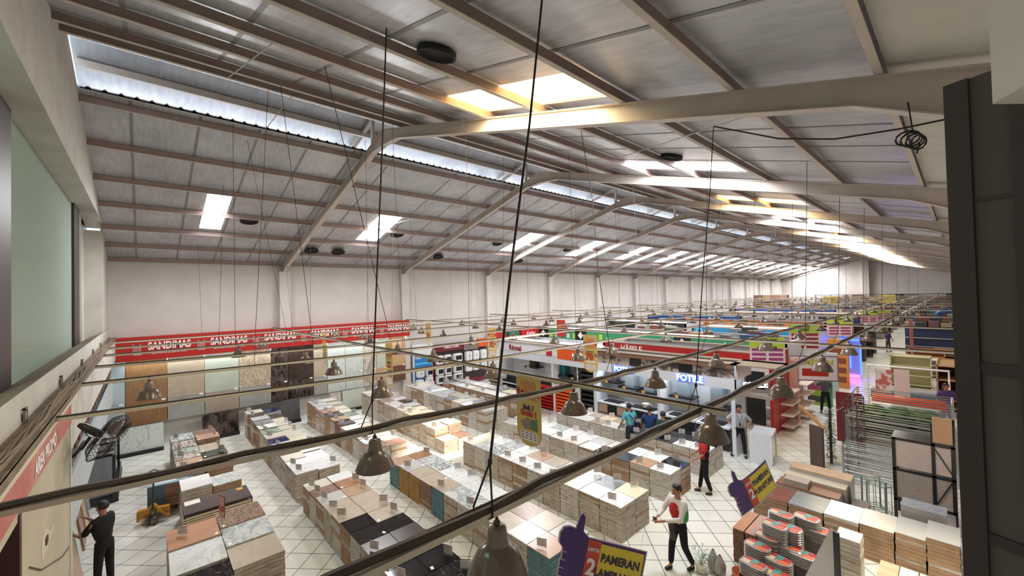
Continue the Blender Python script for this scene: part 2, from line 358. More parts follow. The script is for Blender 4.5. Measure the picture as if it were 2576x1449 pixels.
# glass
GLASS = clear('window_glass', '#cfdcd3', .16, .02)
_nt = GLASS.node_tree; _df = _nt.nodes.new('ShaderNodeBsdfDiffuse'); _df.inputs[0].default_value = (*lin('#c6d3c8'), 1); _mx = _nt.nodes.new('ShaderNodeMixShader'); _mx.inputs[0].default_value = .45
_o = [n for n in _nt.nodes if n.type == 'OUTPUT_MATERIAL'][0]; _nt.links.new(_o.inputs[0].links[0].from_socket, _mx.inputs[1]); _nt.links.new(_df.outputs[0], _mx.inputs[2]); _nt.links.new(_mx.outputs[0], _o.inputs[0])
DARK = M('dark_frame', '#3c3130', .5); DARKP = M('dark_panel', '#5b5150', .7)
YG = YW-.38
S('window_1', MB().box(aty(181, 700, YG).x, YG-.012, 4.36, -1.9, YG, 7.95), GLASS)
def fx(px, py): return aty(px, py, YG).x
mb = MB()
for a, b in ((fx(-30, 700), fx(13, 700)), (fx(180, 700), fx(193, 700))): mb.box(a, YG-.03, 4.35, b, YG+.05, 7.97)
S('window_2', mb, DARK)
S('window_3', MB().box(fx(196, 700), YG-.03, 4.35, fx(203, 700), YG+.02, 7.97), M('alu_grey', '#8f9088', .4))
mb = MB().box(fx(203, 700), YG-.25, 4.35, -18.4, YG-.05, 8.2); S('wall_near_pier', mb, PLASTER_IN)
S('wall_near_right', MB().box(-1.9, -1.6, 4.1, 3.2, -1.4, 8.6).box(-21, -1.75, 0, 3.2, -1.62, 3.9), PLASTER_IN)
S('wall_office_side', MB().box(-18.95, -5.5, 3.9, -18.85, YW-.4, 8.2).box(.5, -5.5, 3.9, .6, -1.6, 8.2), M('office_green', '#b9c6ba', .9))
S('wall_office', MB().box(-19, -5.6, 3.5, 3, -5.5, 8.4).box(-19, -5.5, 8.1, 1, YW-.4, 8.2).box(-19, -5.5, 3.9, -2.0, YW-.5, 4.1), M('office_green', '#8d9a8e', .9))
S('wall_office_post', MB().box(-7.2, -2.6, 4.1, -6.4, -2.0, 8.1).box(-12.2, -3.6, 4.1, -11.6, -3.0, 8.1), M('office_grey', '#6f7a74', .8))
area('office_fill_light', (-4.5, -1.9, 8.05), (radians(-25), 0, 0), 3, .3, 380, (1, 1, .98))  # added fill light that brightens the office and its pane, no real lamp
for k, x in enumerate((-6.2, -8.6, -11.5)):
    o = MB().lathe([(0, 0), (.12, 0), (.12, .02), (0, .02)], 16).obj('office_fill_disc', emis('added_glow_disc', '#f2ffe9', 6), None, (x, -3.0, 8.06)); tag(o, 'added glowing disc lighting the room behind the glass, %s from the viewer' % ORD[k], 'lamp')  # glowing discs added to light the office
# ------------------------------------------------- dark window leaf on the right edge
d0 = 1.2; A = atd(2400, 724, d0); dv = (_f2*(-.94)+_r3*.34); dv.z = 0; dv.normalize(); nv = dv.cross(Vector((0, 0, 1)))
def leaf(t0, t1, z0, z1, th=.02, off=0, mb=None):
    p = A+dv*t0; q = A+dv*t1
    n = len(mb.v)
    for z in (z0, z1):
        for s, pt in ((-1, p), (-1, q), (1, q), (1, p)): mb.v.append((pt.x+nv.x*(s*th+off), pt.y+nv.y*(s*th+off), z))
    for f in ((0, 3, 2, 1), (4, 5, 6, 7), (0, 1, 5, 4), (1, 2, 6, 5), (2, 3, 7, 6), (3, 0, 4, 7)): mb.f.append(tuple(n+i for i in f)); mb.m.append(0)
    return mb
zt = atd(2400, 215, d0).z; zb = 4.15
wl = thing('window_leaf', 'open dark brown window leaf with ribbed panels close on the right edge', 'window', (A.x, A.y, zb))
wi = Matrix.Translation((-A.x, -A.y, -zb))
def addleaf(nm, mb, m): mb.v = [tuple(wi @ Vector(v)) for v in mb.v]; return mb.obj(nm, m, wl)
mb = leaf(0, .052, zb, zt, .014, 0, MB()); addleaf('stile', mb, DARK)
mb = leaf(.128, .20, zb, zt, .014, 0, MB()); addleaf('stile', mb, DARK)
mb = leaf(.052, .128, zb, zt, .003, 0, MB()); addleaf('panel', mb, DARKP)
zz = [atd(2455, 925, d0*.96).z, atd(2455, 1345, d0*.96).z]
mb = MB(); leaf(.05, .13, zz[0]-.016, zz[0]+.016, .010, 0, mb); addleaf('cross_bar', mb, DARK)
mb = MB(); leaf(.05, .13, zz[1]-.016, zz[1]+.016, .010, 0, mb); addleaf('cross_bar', mb, DARK)
z5 = atd(2455, 505, d0*.96).z; mb = MB(); leaf(.05, .13, z5-.006, z5+.006, .006, 0, mb); addleaf('cross_bar', mb, DARK)
# plaster lintel above the window leaf
A2 = atd(2497, 262, 1.0); B2 = atd(2640, 200, .85)
mb = MB(); n = 0
q = [A2, Vector((B2.x, B2.y, A2.z)), Vector((B2.x+.3, B2.y+.35, A2.z)), Vector((A2.x+.3, A2.y+.35, A2.z))]
mb.v = [(p.x, p.y, A2.z) for p in q]+[(p.x, p.y, A2.z+1.2) for p in q]
mb.f = [(0, 3, 2, 1), (4, 5, 6, 7), (0, 1, 5, 4), (1, 2, 6, 5), (2, 3, 7, 6), (3, 0, 4, 7)]; mb.m = [0]*6
S('wall_right_lintel', mb, PLASTER_IN)
# ================================================================ tile stacks
tm = {
 'white': M('t_white', '#eceff0', .12, noise=.03, scale=2), 'cream': M('t_cream', '#dcd6c8', .2, noise=.05, scale=2), 'pale yellow': M('t_yellow', '#e4dfc0', .2, noise=.04, scale=2),
 'light grey': M('t_ltgrey', '#c4c5c4', .2, noise=.06, scale=3), 'pinkish beige': M('t_pink', '#c9ab9a', .2, noise=.08, scale=4, stretch=(1, 5, 1)),
 'white marble': vein('t_wmarble', '#e8ecee', '#b4b9be', 1.1, .007), 'grey marble': vein('t_gmarble', '#a9b0b2', '#d9dcdc', 1.5, .05, .2), 'veined marble': vein('t_dmarble', '#cfd3d4', '#5f6468', 1.9, .035),
 'black marble': vein('t_black', '#1c1a1d', '#6f6a66', 1.1, .006, .08), 'black': M('t_blackp', '#201d20', .08, noise=.4, scale=4), 'slate grey': M('t_slate', '#8a9197', .3, noise=.2, scale=2, stretch=(1, 4, 1)),
 'tan wood-grain': wood('t_tan', '#c2a48b', '#a58468', .3), 'orange wood-grain': wood('t_orange', '#b88a68', '#92633f', .3), 'beige': M('t_beige', '#bfb1a1', .25, noise=.12, scale=3, dist=1),
 'brown marble': M('t_brownm', '#9b7c6c', .25, noise=.35, scale=3, dist=1.5, stretch=(1, 4, 1)), 'dark brown': M('t_dbrown', '#4a3c3c', .25, noise=.3, scale=3, dist=1), 'charcoal': M('t_char', '#4d4c4c', .4, noise=.2, scale=5),
 'terracotta': M('t_terra', '#bd9282', .35, noise=.12, scale=5), 'green marble': vein('t_green', '#aebdb0', '#5d7168', 1.5, .05, .2), 'grey-brown marble': vein('t_gb', '#8d8079', '#d7d0c9', 1.1, .05, .2, st=(1, 4, 1)),
 'navy': M('t_navy', '#2b3562', .12, noise=.2, scale=14), 'fossil-patterned': M('t_fossil', '#a58b76', .25, c2='#5b4436', scale=13, dist=2.5, lo=.42, hi=.55), 'orange': M('t_orangep', '#c48e6c', .3, noise=.12, scale=2, dist=1),
 'glossy red-brown': wood('t_redgloss', '#8f6152', '#77493e', .08), 'grey wood-grain': wood('t_gwood', '#9b9fa1', '#6f767b', .2), 'dark granite': M('t_granite', '#43474d', .2, noise=.6, scale=22, lo=.45, hi=.6), 'warm white': M('t_warm', '#eddcc4', .2, noise=.03)}
CART = {'cream': M('c_cream', '#bfb4a6', .85, c2='#948474', scale=3.2, stretch=(1.5, 1.5, 16), lo=.34, hi=.6, dist=.3), 'white': M('c_white', '#cbc5bc', .85, c2='#9c9084', scale=3.2, stretch=(1.5, 1.5, 16), lo=.32, hi=.58, dist=.3),
        'kraft': M('c_kraft', '#a88a6f', .85, noise=.3, scale=5), 'brown': M('c_brown', '#8c6a55', .85, noise=.25, scale=5), 'teal': M('c_teal', '#5d7f84', .8, noise=.3, scale=6), 'ochre': M('c_ochre', '#a37e45', .8, noise=.25, scale=6)}
GAP = M('gap_shade_and_print', '#3c332c', .9)
RP = random.Random(11)
_tc = {}
def tilemesh(col, w, d):
    k = (col, round(w, 2), round(d, 2))
    if k not in _tc: _tc[k] = MB().box(-w/2, -d/2, 0, w/2, d/2, .014).mesh('display_tile', tm[col])
    return _tc[k]
_cc = {}
def cartonmesh(col, w, d, h, v):
    k = (col, round(w, 2), round(d, 2), round(h, 3), v)
    if k not in _cc:
        mb = MB(); e = .004*v
        mb.box(-w/2+e, -d/2, .007, w/2-e*.5, d/2, h, 0)
        mb.box(-w/2+.01, -d/2+.01, 0, w/2-.01, d/2-.01, .007, 1)          # shade of the crack under the carton, coloured in as a dark inset
        for sx in (-1, 1): mb.box(sx*w*.17-.004, -d/2-.0015, .004, sx*w*.17+.004, -d/2, h, 1 if (v == 2) else 0)
        _cc[k] = mb.mesh('tile_carton', [CART[col], GAP])
    return _cc[k]
STUFF = {}
def stuff_carton(col, x, y, z, w, d, h): STUFF.setdefault(col, []).append((x, y, z, w, d, h))
IND = 0
CARDTEX = M('card_print', '#e6dfdf', .5, noise=.12, scale=60, stretch=(1, 1, 4)); ACR = clear('acrylic', '#ffffff', .12)
def cardmesh():
    mb = MB().box(-.095, -.003, .03, .095, .003, .18, 0).box(-.098, -.006, 0, .098, .05, .004, 1)
    for r in range(4): mb.box(-.075, -.0045, .06+.026*r, .075-.03*(r % 2), -.003, .067+.026*r, 2)
    mb.box(-.095, -.0045, .163, .095, -.003, .178, 3)
    return mb
cm = cardmesh()
CARD = [cm.mesh('price_card', [CARDTEX, ACR, M('card_ink', '#7d6f78', .6), M('card_head', '#9c6c5c', .6)]), cm.mesh('price_card', [M('card_white', '#cfcac6', .5), ACR, M('card_ink2', '#8a8088', .6), M('card_head2', '#a89a92', .6)])]
TAGM = M('paper_tag', '#f4f1ea', .6); YTAG = M('yellow_tag', '#e2b437', .6)
SIDE = {0: 'near side', 1: 'far side'}
def stack(rowname, side, idx, x, y, h, col, cart, w=.57, d=.56, ind=False, card=None, tagp=None, layers=None, total=10):
    """one pile of tile cartons with a display tile lying on it"""
    global IND
    where = '%s %s, %s from aisle' % (rowname, SIDE[side], ORD[idx])
    layers = layers or max(3, round(h/.075)); lh = (h-.014)/layers
    if ind:
        lab = 'carton up under the %s tile, %s' % (col, where); grp = 'cartons under the %s tile, %s' % (col, where)
        for k in range(layers):
            v = RP.randint(0, 2); c = cart if RP.random() < .85 or cart in ('teal', 'ochre') else RP.choice(['white', 'cream', 'kraft'])
            o = O('tile_carton', cartonmesh(c, w-.012, d-.012, round(lh, 3), v), None, (x+RP.uniform(-.006, .006), y+RP.uniform(-.006, .006), k*lh)); o.rotation_euler = (0, 0, RP.uniform(-.008, .008))
            tag(o, ORD[k]+' '+lab, 'carton', grp); IND += 1
    else:
        for k in range(layers):
            c = cart if RP.random() < .8 or cart in ('teal', 'ochre') else RP.choice(['white', 'cream', 'kraft'])
            stuff_carton(c, x+RP.uniform(-.008, .008), y+RP.uniform(-.006, .006), k*lh, w-.014, d-.012, lh-.005)
    z = layers*lh
    o = O('display_tile', tilemesh(col, w+RP.uniform(-.02, .0), d-.004), None, (x, y, z+.001)); o.rotation_euler = (0, 0, RP.uniform(-.012, .012))
    tag(o, '%s display tile on %s' % (col, where), 'tile')
    z += .016
    if card is None: card = RP.random() < .6
    if card:
        v = RP.randint(0, 1); o = O('price_card', CARD[v], None, (x+(RP.uniform(-.06, .1)), y+(-.16 if side == 0 else .17), z)); o.rotation_euler = (0, 0, radians(RP.uniform(18, 52)))
        tag(o, '%s price card on the %s tile, %s' % ('brown' if v == 0 else 'white', col, where), 'price card')
    if tagp is None: tagp = RP.random() < .35
    if tagp:
        o = O('paper_tag', _tagm[RP.randint(0, 1)], None, (x+w/2-.08, y+(d/2-.06)*(1 if side == 0 else -1), z)); o.rotation_euler = (0, 0, RP.uniform(-.4, .4))
        tag(o, 'paper tag on the %s tile, %s' % (col, where), 'tag')
_tagm = [MB().box(-.045, -.03, 0, .045, .03, .003, 0).box(.02, -.025, .003, .045, .0, .004, 1).mesh('paper_tag', [TAGM, YTAG]), MB().box(-.04, -.025, 0, .04, .025, .003).mesh('paper_tag', [TAGM])]
A_ = {'w': 'white', 'c': 'cream', 'y': 'pale yellow', 'g': 'light grey', 'p': 'pinkish beige', 'm': 'white marble', 'G': 'grey marble', 'd': 'veined marble', 'B': 'black marble', 'k': 'black', 's': 'slate grey',
      't': 'tan wood-grain', 'o': 'orange wood-grain', 'b': 'beige', 'R': 'brown marble', 'D': 'dark brown', 'C': 'charcoal', 'T': 'terracotta', 'e': 'green marble', 'n': 'navy', 'W': 'warm white', 'x': 'dark granite', 'q': 'grey-brown marble'}
K_ = {'c': 'cream', 'w': 'white', 'k': 'kraft', 'b': 'brown', 't': 'teal', 'o': 'ochre'}
def row(rowname, x0, x1, y0, front, back, hf, hb, cf, cb, ind=0, dy=.58):
    """front/back: colour letters listed from the aisle end (x1) to the far end (x0)"""
    n = len(front); w = (x1-x0)/n
    for i, c in enumerate(front):
        h = hf[min(i, len(hf)-1)]; stack(rowname, 0, i, x1-w*(i+.5), y0+dy/2, h, A_[c], K_[cf[i % len(cf)]], w-.006, dy-.01, ind=i < ind)
    m = len(back); w = (x1-x0)/m
    for i, c in enumerate(back):
        if c == ' ': continue
        h = hb[min(i, len(hb)-1)]; stack(rowname, 1, i, x1-w*(i+.5), y0+dy*1.5, h, A_[c], K_[cb[i % len(cb)]], w-.006, dy-.01, ind=i < min(ind, 1))
row('first row', -11.45, -5.6, 3.0, 'kkBDkkbbgRc', 'BkkDkbbbtow'.replace('  ', ''), [.76, .76, .76, .76, .76, .76, .74, .72, .72, .7, .68], [.76, .76, .76, .76, .75, .74, .74, .72, .72, .72, .7], 'wcwcwkwckwk', 'cwkc', 6)
row('first far row', -19.5, -12.05, 3.0, 'mwcwwncewsgDc', 'mmwwgycccccCn'.replace(' ', ''), [.74, .74, .76, .8, .82, .8, .84, .86, .9, .92, .95, .95, .97], [.70, .70, .66, .7, .72, .72, .72, .7, .72, .74, .74, .8, .9], 'ccwwckcwkbkbw', 'cwwk', 6)
row('second row', -11.3, -5.0, 5.28, 'pmbRGGbbbgt', 'gbRwmmmmdGo', [.74, .74, .73, .72, .72, .72, .72, .7, .7, .7, .68], [.74, .74, .73, .72, .7, .7, .7, .7, .7, .7, .68], 'tcwcwctboot', 'wcwk', 7)
row('second far row', -19.3, -12.4, 5.28, 'RwcgwDtCTggg', 'TcWwWwweccgc', [.70, .72, .74, .74, .76, .8, .84, .86, .9, .93, .95, .97], [.66, .66, .68, .7, .7, .72, .74, .76, .78, .8, .9, .95], 'wcwkcbckcwkk', 'wcwk', 0)
row('third row', -10.9, -5.03, 7.6, 'mwWmmwwdGc', 'ysGgbtmGmc', [.76]*10, [.76]*10, 'ccwcwkccwc', 'cwck', 5)
row('third far row', -19.1, -12.0, 7.6, 'WWcWycGgRccc', 'RWcgWygkgbcc', [.45, .72, .74, .86, .88, .9, .92, .92, .9, .95, .97, 1.], [.42, .76, .7, .72, .78, .8, .86, .88, .9, .92, .95, .95], 'cwcc', 'wcwk', 0)
row('fourth row', -11.6, -5.08, 9.9, 'wtxBmcwwwwg', 'kmmcgmmGwcw', [.74, .74, .72, .72, .72, .74, .74, .76, .76, .74, .7], [.72, .72, .72, .72, .72, .72, .73, .73, .74, .74, .74], 'wwkcwwcwww', 'kwwc', 0)
row('fourth far row', -19.2, -12.6, 9.9, 'gGmcsggwgcg', 'bWsggbgwgcc', [.86, .86, .86, .88, .88, .9, .9, .92, .94, .94, .94], [.8, .84, .84, .84, .86, .86, .88, .9, .92, .94, .94], 'wwkwkwcwkk', 'wcwk', 0)
row('fifth row', -10.8, -5.02, 12.0, 'wwCxxwwbwwg', 'kxxxxxbWbww', [.74]*11, [.72]*11, 'wwwwwwwwww', 'wc', 0)
row('fifth far row', -19.0, -12.9, 12.0, 'wwwwwcwwgs', 'gwysgwwgGs', [.8]*10, [.86]*10, 'kkkbkkkkbk', 'kw', 0)
# the left block beside the near wall: 60 x 120 slabs lying across
def slabstack(rowname, side, idx, x, y, w, d, h, col, cart, ind=False, card=False): stack(rowname, side, idx, x, y, h, col, cart, w, d, ind, card, RP.random() < .6)
RN = 'left block'
for i, (x, w, c, h) in enumerate(((-7.55, .78, 'dark brown', .68), (-8.35, .78, 'black marble', .9), (-9.2, .86, 'white marble', .93), (-10.1, .86, 'orange', .95))):
    slabstack(RN, 0, i, x, .70, w, .78, h, col=c, cart='white', ind=i == 2, card=i == 3)
for i, (x, w, c, h) in enumerate(((-7.5, .75, 'dark brown', .66), (-8.7, .78, 'beige', .9), (-9.5, .78, 'grey marble', .93), (-10.3, .78, 'fossil-patterned', .94))):
    slabstack(RN, 1, i, x, 1.49, w, .78, h, col=c, cart='brown' if i == 0 else 'cream', ind=i == 1, card=False)
RN = 'left far block'
for i, (x, w, c, h) in enumerate(((-12.9, .8, 'white', .95), (-14.2, .5, 'white', .95), (-14.75, .5, 'tan wood-grain', .93), (-15.35, .55, 'grey-brown marble', .92), (-15.95, .6, 'green marble', .92), (-16.7, .8, 'grey-brown marble', .92), (-17.6, .85, 'veined marble', .92))):
    slabstack(RN, 0, i, x, .95, w, .6, h, col=c, cart='cream', card=i in (1, 3, 4, 6))
for i, (x, w, c, h) in enumerate(((-12.9, .75, 'grey marble', .85), (-14.2, .75, 'white', .93), (-15.1, .6, 'black marble', .92), (-15.85, .8, 'beige', .9), (-16.8, .6, 'terracotta', 1.0), (-17.7, .8, 'brown marble', .92))):
    slabstack(RN, 1, i, x, 1.56, w, .6, h, col=c, cart='kraft', card=i in (2, 3, 4, 5))
# a low rack holding a long dark slab across the block
t = thing('slab_rack', 'long low rack with a dark brown slab and pale drawn-out shelves across the left block', 'rack', (-11.65, 1.25, 0))
MB().box(-.38, -.62, .82, .38, .62, .86).obj('slab', tm['dark brown'], t)
for k in range(6): MB().box(-.4, -.64, .50+.05*k, .4, .64, .525+.05*k).obj('shelf', M('shelf_cream', '#d9c8ad', .6), t)
for sx in (-.38, .36):
    for sy in (-.62, .6): MB().box(sx, sy, 0, sx+.03, sy+.03, .82).obj('leg', M('leg_dark', '#3a302c', .6), t)
MB().box(-.34, -.58, .861, -.1, -.3, .864).obj('label', TAGM, t); MB().box(-.3, .4, .861, -.16, .52, .866).obj('label', YTAG, t)
# red 10 % sign on the left block
t = thing('discount_sign', 'small red-framed sign reading 10 standing on the left slab block', 'sign', (-9.6, 1.1, .95), radians(20))
MB().tube([(0, 0, 0), (0, 0, .35)], .006).obj('pole', M('pole', '#7a5b52', .4), t)
pn = MB().box(-.10, -.004, .35, .10, .004, .75).obj('panel', M('red_frame', '#7a2e28', .5), t)
MB().box(-.085, -.007, .365, .085, -.004, .735).obj('face', M('sign_pink', '#cfa090', .5), pn)
text('number', '10', .16, M('red_ink', '#b02a22', .5), pn, (0, -.009, .5), bold=.006)
# ================================================================ stacks in the right-hand block
RB = 'right block'
def stk(i, x0, x1, y0, y1, h, col, cart='kraft', nm=RB, side=0, ind=True, card=False): stack(nm, side, i, (x0+x1)/2, (y0+y1)/2, h, col, cart, x1-x0-.006, y1-y0, ind, card, False)
for i, (x0, x1, h, c) in enumerate(((-3.42, -2.72, .62, 'glossy red-brown'), (-2.72, -2.08, .64, 'grey wood-grain'), (-2.08, -1.5, .66, 'white'), (-1.5, -.98, .68, 'cream'), (-.98, -.55, .72, 'light grey'), (-.55, -.12, .8, 'light grey'))):
    stk(i, x0, x1, 10.6, 11.4, h, c, ind=i < 3)
RB2 = 'lower right block'
for i, (x0, x1, h, c) in enumerate(((-3.2, -2.98, .66, 'orange'), (-2.98, -2.76, .66, 'terracotta'), (-2.76, -2.52, .66, 'tan wood-grain'))):
    stack(RB2, 0, i, (x0+x1)/2, 9.15, h, c, 'brown', x1-x0-.004, .9, True, False, False, layers=9)
for i, (x0, x1, h, c) in enumerate(((-1.05, -.8, .72, 'tan wood-grain'), (-.8, -.58, .72, 'warm white'), (-.58, -.36, .72, 'pale yellow'), (-.36, -.12, .72, 'warm white'))):
    stack('lit right block', 0, i, (x0+x1)/2, 8.95, h, c, 'white', x1-x0-.006, .8, False, False, False)
area('display_spot', (-.5, 9.6, 3.4), (radians(-8), 0, 0), .3, .3, 22, (1, .85, .62), 90)
stack('low pillar behind the poster', 0, 0, -1.5, 9.6, .85, 'warm white', 'white', .36, .4, False, False, False)
# long plank packs
PK = M('plank_film', '#b9b4ae', .3, noise=.2, scale=6, stretch=(1, 8, 6)); PKB = wood('plank_brown', '#9c6d50', '#7c4f38', .35)
def pack(x0, y0, z0, x1, y1, z1, top, lab, slots=0, tone=PK):
    t = thing('plank_pack', lab, 'planks', ((x0+x1)/2, (y0+y1)/2, z0)); w, d, h = (x1-x0)/2, (y1-y0)/2, z1-z0
    MB().box(-w, -d, 0, w, d, h-.02).obj('planks', tone, t); MB().box(-w, -d, h-.02, w, d, h).obj('top_plank', top, t)
    for k in range(slots): MB().box(-w*.3, -d-.004, .05+k*.07, w*.95, -d, .085+k*.07).obj('slot', M('slot_dark', '#2a2725', .6), t)
pack(-3.25, 11.75, 0, -2.0, 12.25, .55, PKB, 'long plank pack with brown top and black slotted front in the right block', 4)
pack(-3.2, 12.25, 0, -1.95, 12.6, .62, M('plk_pale', '#c9bda9', .4), 'pale plank pack behind the black-slotted one')
pack(-3.15, 12.6, 0, -1.9, 13.1, .72, wood('plk_tan', '#c2a283', '#a58262', .4), 'tallest tan plank pack at the back of the plank pile')
pack(-3.1, 11.82, .55, -2.6, 12.18, .68, M('plk_grey', '#a99c90', .4), 'short wrapped plank bundle lying on the brown-topped pack', 0)
pack(-.95, 11.55, 0, -.3, 12.0, .9, M('wrap', '#aab0bb', .2, noise=.2, scale=9), 'bundle of planks wrapped in clear film at the right end')
pack(-1.85, 12.1, 0, -1.55, 12.6, .35, M('plk_rock', '#8f837a', .6, noise=.3), 'short rough bundle standing right of the plank pile')
for col, L in STUFF.items():
    mb = MB()
    for (x, y, z, w, d, h) in L: mb.box(x-w/2, y-d/2, z, x+w/2, y+d/2, z+h)
    # one mesh for every colour is joined below
    STUFF[col] = mb
mb = MB(); mats = []
for i, (col, m) in enumerate(STUFF.items()):
    n = len(mb.v); mb.v += m.v; mb.f += [tuple(n+q for q in f) for f in m.f]; mb.m += [i]*len(m.f); mats.append(CART[col])
o = mb.obj('tile_cartons', mats); tag(o, 'hundreds of tile cartons piled under the farther display tiles', 'cartons', None, 'stuff')
# ================================================================ display wall on the long left wall
RED = M('sign_red', '#b3231f', .45); WHT = M('sign_white', '#f1eeee', .5); XW = -20.55
t = thing('fascia_sign', 'long red fascia sign with white lettering above the tile display wall', 'sign', (XW, 5.1, 3.3))
MB().box(-.45, -5.84, 0, 0, 5.84, .86).obj('panel', RED, t)
LG = M('logo_grey', '#c9b9b9', .5)
for i in range(6):
    y = -4.45+1.9*i
    text('lettering', 'SANDIMAS', .40, WHT, t, (.006, y+.12, .49), (pi/2, 0, pi/2), .012, sx=.66)
    text('lettering', 'GRANITE & SANITARY', .125, WHT, t, (.006, y+.12, .24), (pi/2, 0, pi/2), .002, sx=.88)
    mb = MB()
    for k in range(7): mb.box(0, y-.93+.035*k, .28+.0*k, .006, y-.93+.035*k+.014, .62-.035*min(k, 6-k))
    mb.quad((.004, y-.93, .2), (.004, y-.69, .2), (.004, y-.79, .33), (.004, y-.83, .33)); mb.obj('logo', LG, t)
TUBE = emis('tube_light', '#e9fff0', 6)
for i, (a, b, f) in enumerate(((-.4, 1.0, 1), (1.3, 4.2, 1), (4.45, 4.6, 0), (5.1, 5.25, 0), (5.6, 5.75, 0), (6.5, 10.7, 1))):
    o = MB().box(-.03, a, -.03, .03, b, .03).obj('tube_lamp', TUBE if f else emis('tube_small', '#ffe98a', 4), None, (XW-.05, 0, 3.25))
    tag(o, ('lit fluorescent tube under the red fascia, %s' % ['at the wood panels', 'over the beige panels', '', '', '', 'over the white marble panels'][i]) if f else 'small yellow end lamp under the red fascia, %s over the dark panels' % ORD[i-2], 'lamp')
area('fascia_tubes', (XW+.15, 5.0, 3.2), (0, radians(-12), 0), .2, 11, 30, (.9, 1, .93))
P_ = {'wood': wood('w_wood', '#a07a58', '#85603f', .25, (1, 16, 1.2)), 'beige': M('w_beige', '#b5a593', .25, noise=.1, scale=3, dist=1), 'grey': M('w_grey', '#a1a19b', .18, noise=.12, scale=2.5, dist=1.5), 'pale': M('w_pale', '#b9bfb2', .22, noise=.04),
      'speck': M('w_speck', '#a99a8b', .25, noise=.35, scale=22, lo=.3, hi=.42), 'tan': vein('w_tan', '#a99683', '#cbbba6', 1.3, .03, .2), 'dark': vein('w_dark', '#1d181b', '#5a4a44', .8, .06, .08), 'brown': M('w_brown', '#43322f', .1, noise=.5, scale=2, dist=2),
      'marble': vein('w_marble', '#c9cfcb', '#8d9292', .7, .006, .15), 'taupe': vein('w_taupe', '#a5978a', '#cfc6ba', .9, .05, .2), 'peach': M('w_peach', '#c19d7c', .3, noise=.08), 'chest': M('w_chest', '#6f4c3e', .3, noise=.2), 'ice': M('w_ice', '#b4c0c6', .25, noise=.04)}
cols = [(-1.42, -.5, 'ice', 'ice', 'pale blue-grey'), (-.48, .67, 'wood', 'wood', 'orange wood-look'), (.69, 1.82, 'beige', 'grey', 'beige-over-grey'), (1.84, 2.98, 'pale', 'speck', 'pale-green-over-speckled'), (3.0, 4.17, 'tan', 'grey', 'tan-over-grey marbled'),
        (4.19, 4.85, 'dark', 'dark', 'black marble'), (4.87, 5.92, 'brown', 'dark', 'dark brown marble'), (5.94, 6.55, 'beige', 'grey', 'taupe-over-grey'), (6.57, 7.4, 'marble', 'marble', 'plain white marble'), (7.42, 8.3, 'marble', 'marble', 'veined white marble'), (8.32, 9.0, 'taupe', 'taupe', 'swirled taupe'), (9.02, 9.6, 'pale', 'peach', 'cream-and-peach'), (9.62, 10.65, 'peach', 'chest', 'peach-over-chestnut')]
for (a, b, up, lo, nm) in cols:
    t = thing('display_board', nm+' tile panel on the display wall under the red fascia', 'wall panel', (XW, (a+b)/2, .92))
    w = (b-a)/2; zs = [0, .82, 1.64, 2.38]
    for k in range(3): MB().box(-.06 if k else -.44, -w, zs[k]+.004, 0, w, zs[k+1]-.004).obj('tile', P_[up if k >= 1 else lo], t)
    MB().box(0, w-.16, .80, .012, w-.04, .86).obj('price_tag', TAGM, t)
for i, (a, b, m, nm) in enumerate(((-1.2, .55, 'marble', 'white veined marble'), (1.7, 2.9, 'dark', 'black-and-white swirled'), (3.3, 5.2, 'grey', 'dark grey concrete-look'), (6.5, 7.0, 'taupe', 'cream'), (7.1, 8.2, 'pale', 'pale grey'))):
    t = thing('leaning_slab', nm+' slab leaning low below the display wall', 'slab', (XW+.55, (a+b)/2, 0)); w = (b-a)/2
    o = MB().box(-.02, -w, .12, .02, w, .98).obj('slab', P_[m] if i != 2 else tm['charcoal'], t); o.rotation_euler = (0, radians(-10), 0)
    MB().box(-.25, -w, 0, .12, w, .12).obj('plinth', M('plinth_black', '#17161a', .5), t)
# heater / appliance wall beyond the tiles
def text_y(par, s, size, mat, loc, sx=1, bold=.004): return text('lettering', s, size, mat, par, loc, (pi/2, 0, pi/2), bold, sx=sx)
BLUE = M('brand_blue', '#2c7fc6', .4); MAROON = M('brand_maroon', '#6d1720', .45); APW = M('appliance_white', '#e4e5e6', .25); APK = M('appliance_black', '#1c1c20', .2)
t = thing('appliance_display', 'bright blue water heater display board beside the tile wall', 'display', (XW, 11.75, 0))
MB().box(-.15, -.6, .1, 0, .6, 2.75).obj('board', APW, t); MB().box(0, -.55, .2, .012, .55, 2.1).obj('blue_panel', BLUE, t)
text_y(t, 'ITALY', .16, WHT, (.02, -.3, 1.98))
MB().box(.0, -.52, 1.6, .02, .52, 1.72).obj('strip', M('brand_cyan', '#59b7e6', .4), t)
t = thing('appliance_display', 'maroon water heater display wall under a white-lettered sign', 'display', (XW, 14.3, 0))
MB().box(-.15, -1.9, .1, 0, 2.0, 2.2).obj('board', M('board_dark', '#35262a', .5), t); s_ = MB().box(-.1, -1.75, 2.2, .1, .15, 2.62).obj('sign_panel', MAROON, t)
text_y(s_, 'ARISTON', .22, WHT, (.105, -.7, 2.42), 1.1)
MB().box(0, -1.9, .1, .02, -1.8, 2.2).box(0, -1.9, .1, .02, 2.0, .35).obj('border', MAROON, t)
s_ = MB().box(-.1, .2, 2.1, .1, 1.3, 2.55).obj('sign_panel', M('brand_grey', '#7b6f66', .5), t); MB().box(-.1, 1.32, 2.2, .1, 2.0, 2.7).obj('sign_panel', M('brand_orange', '#d8571f', .5), t)
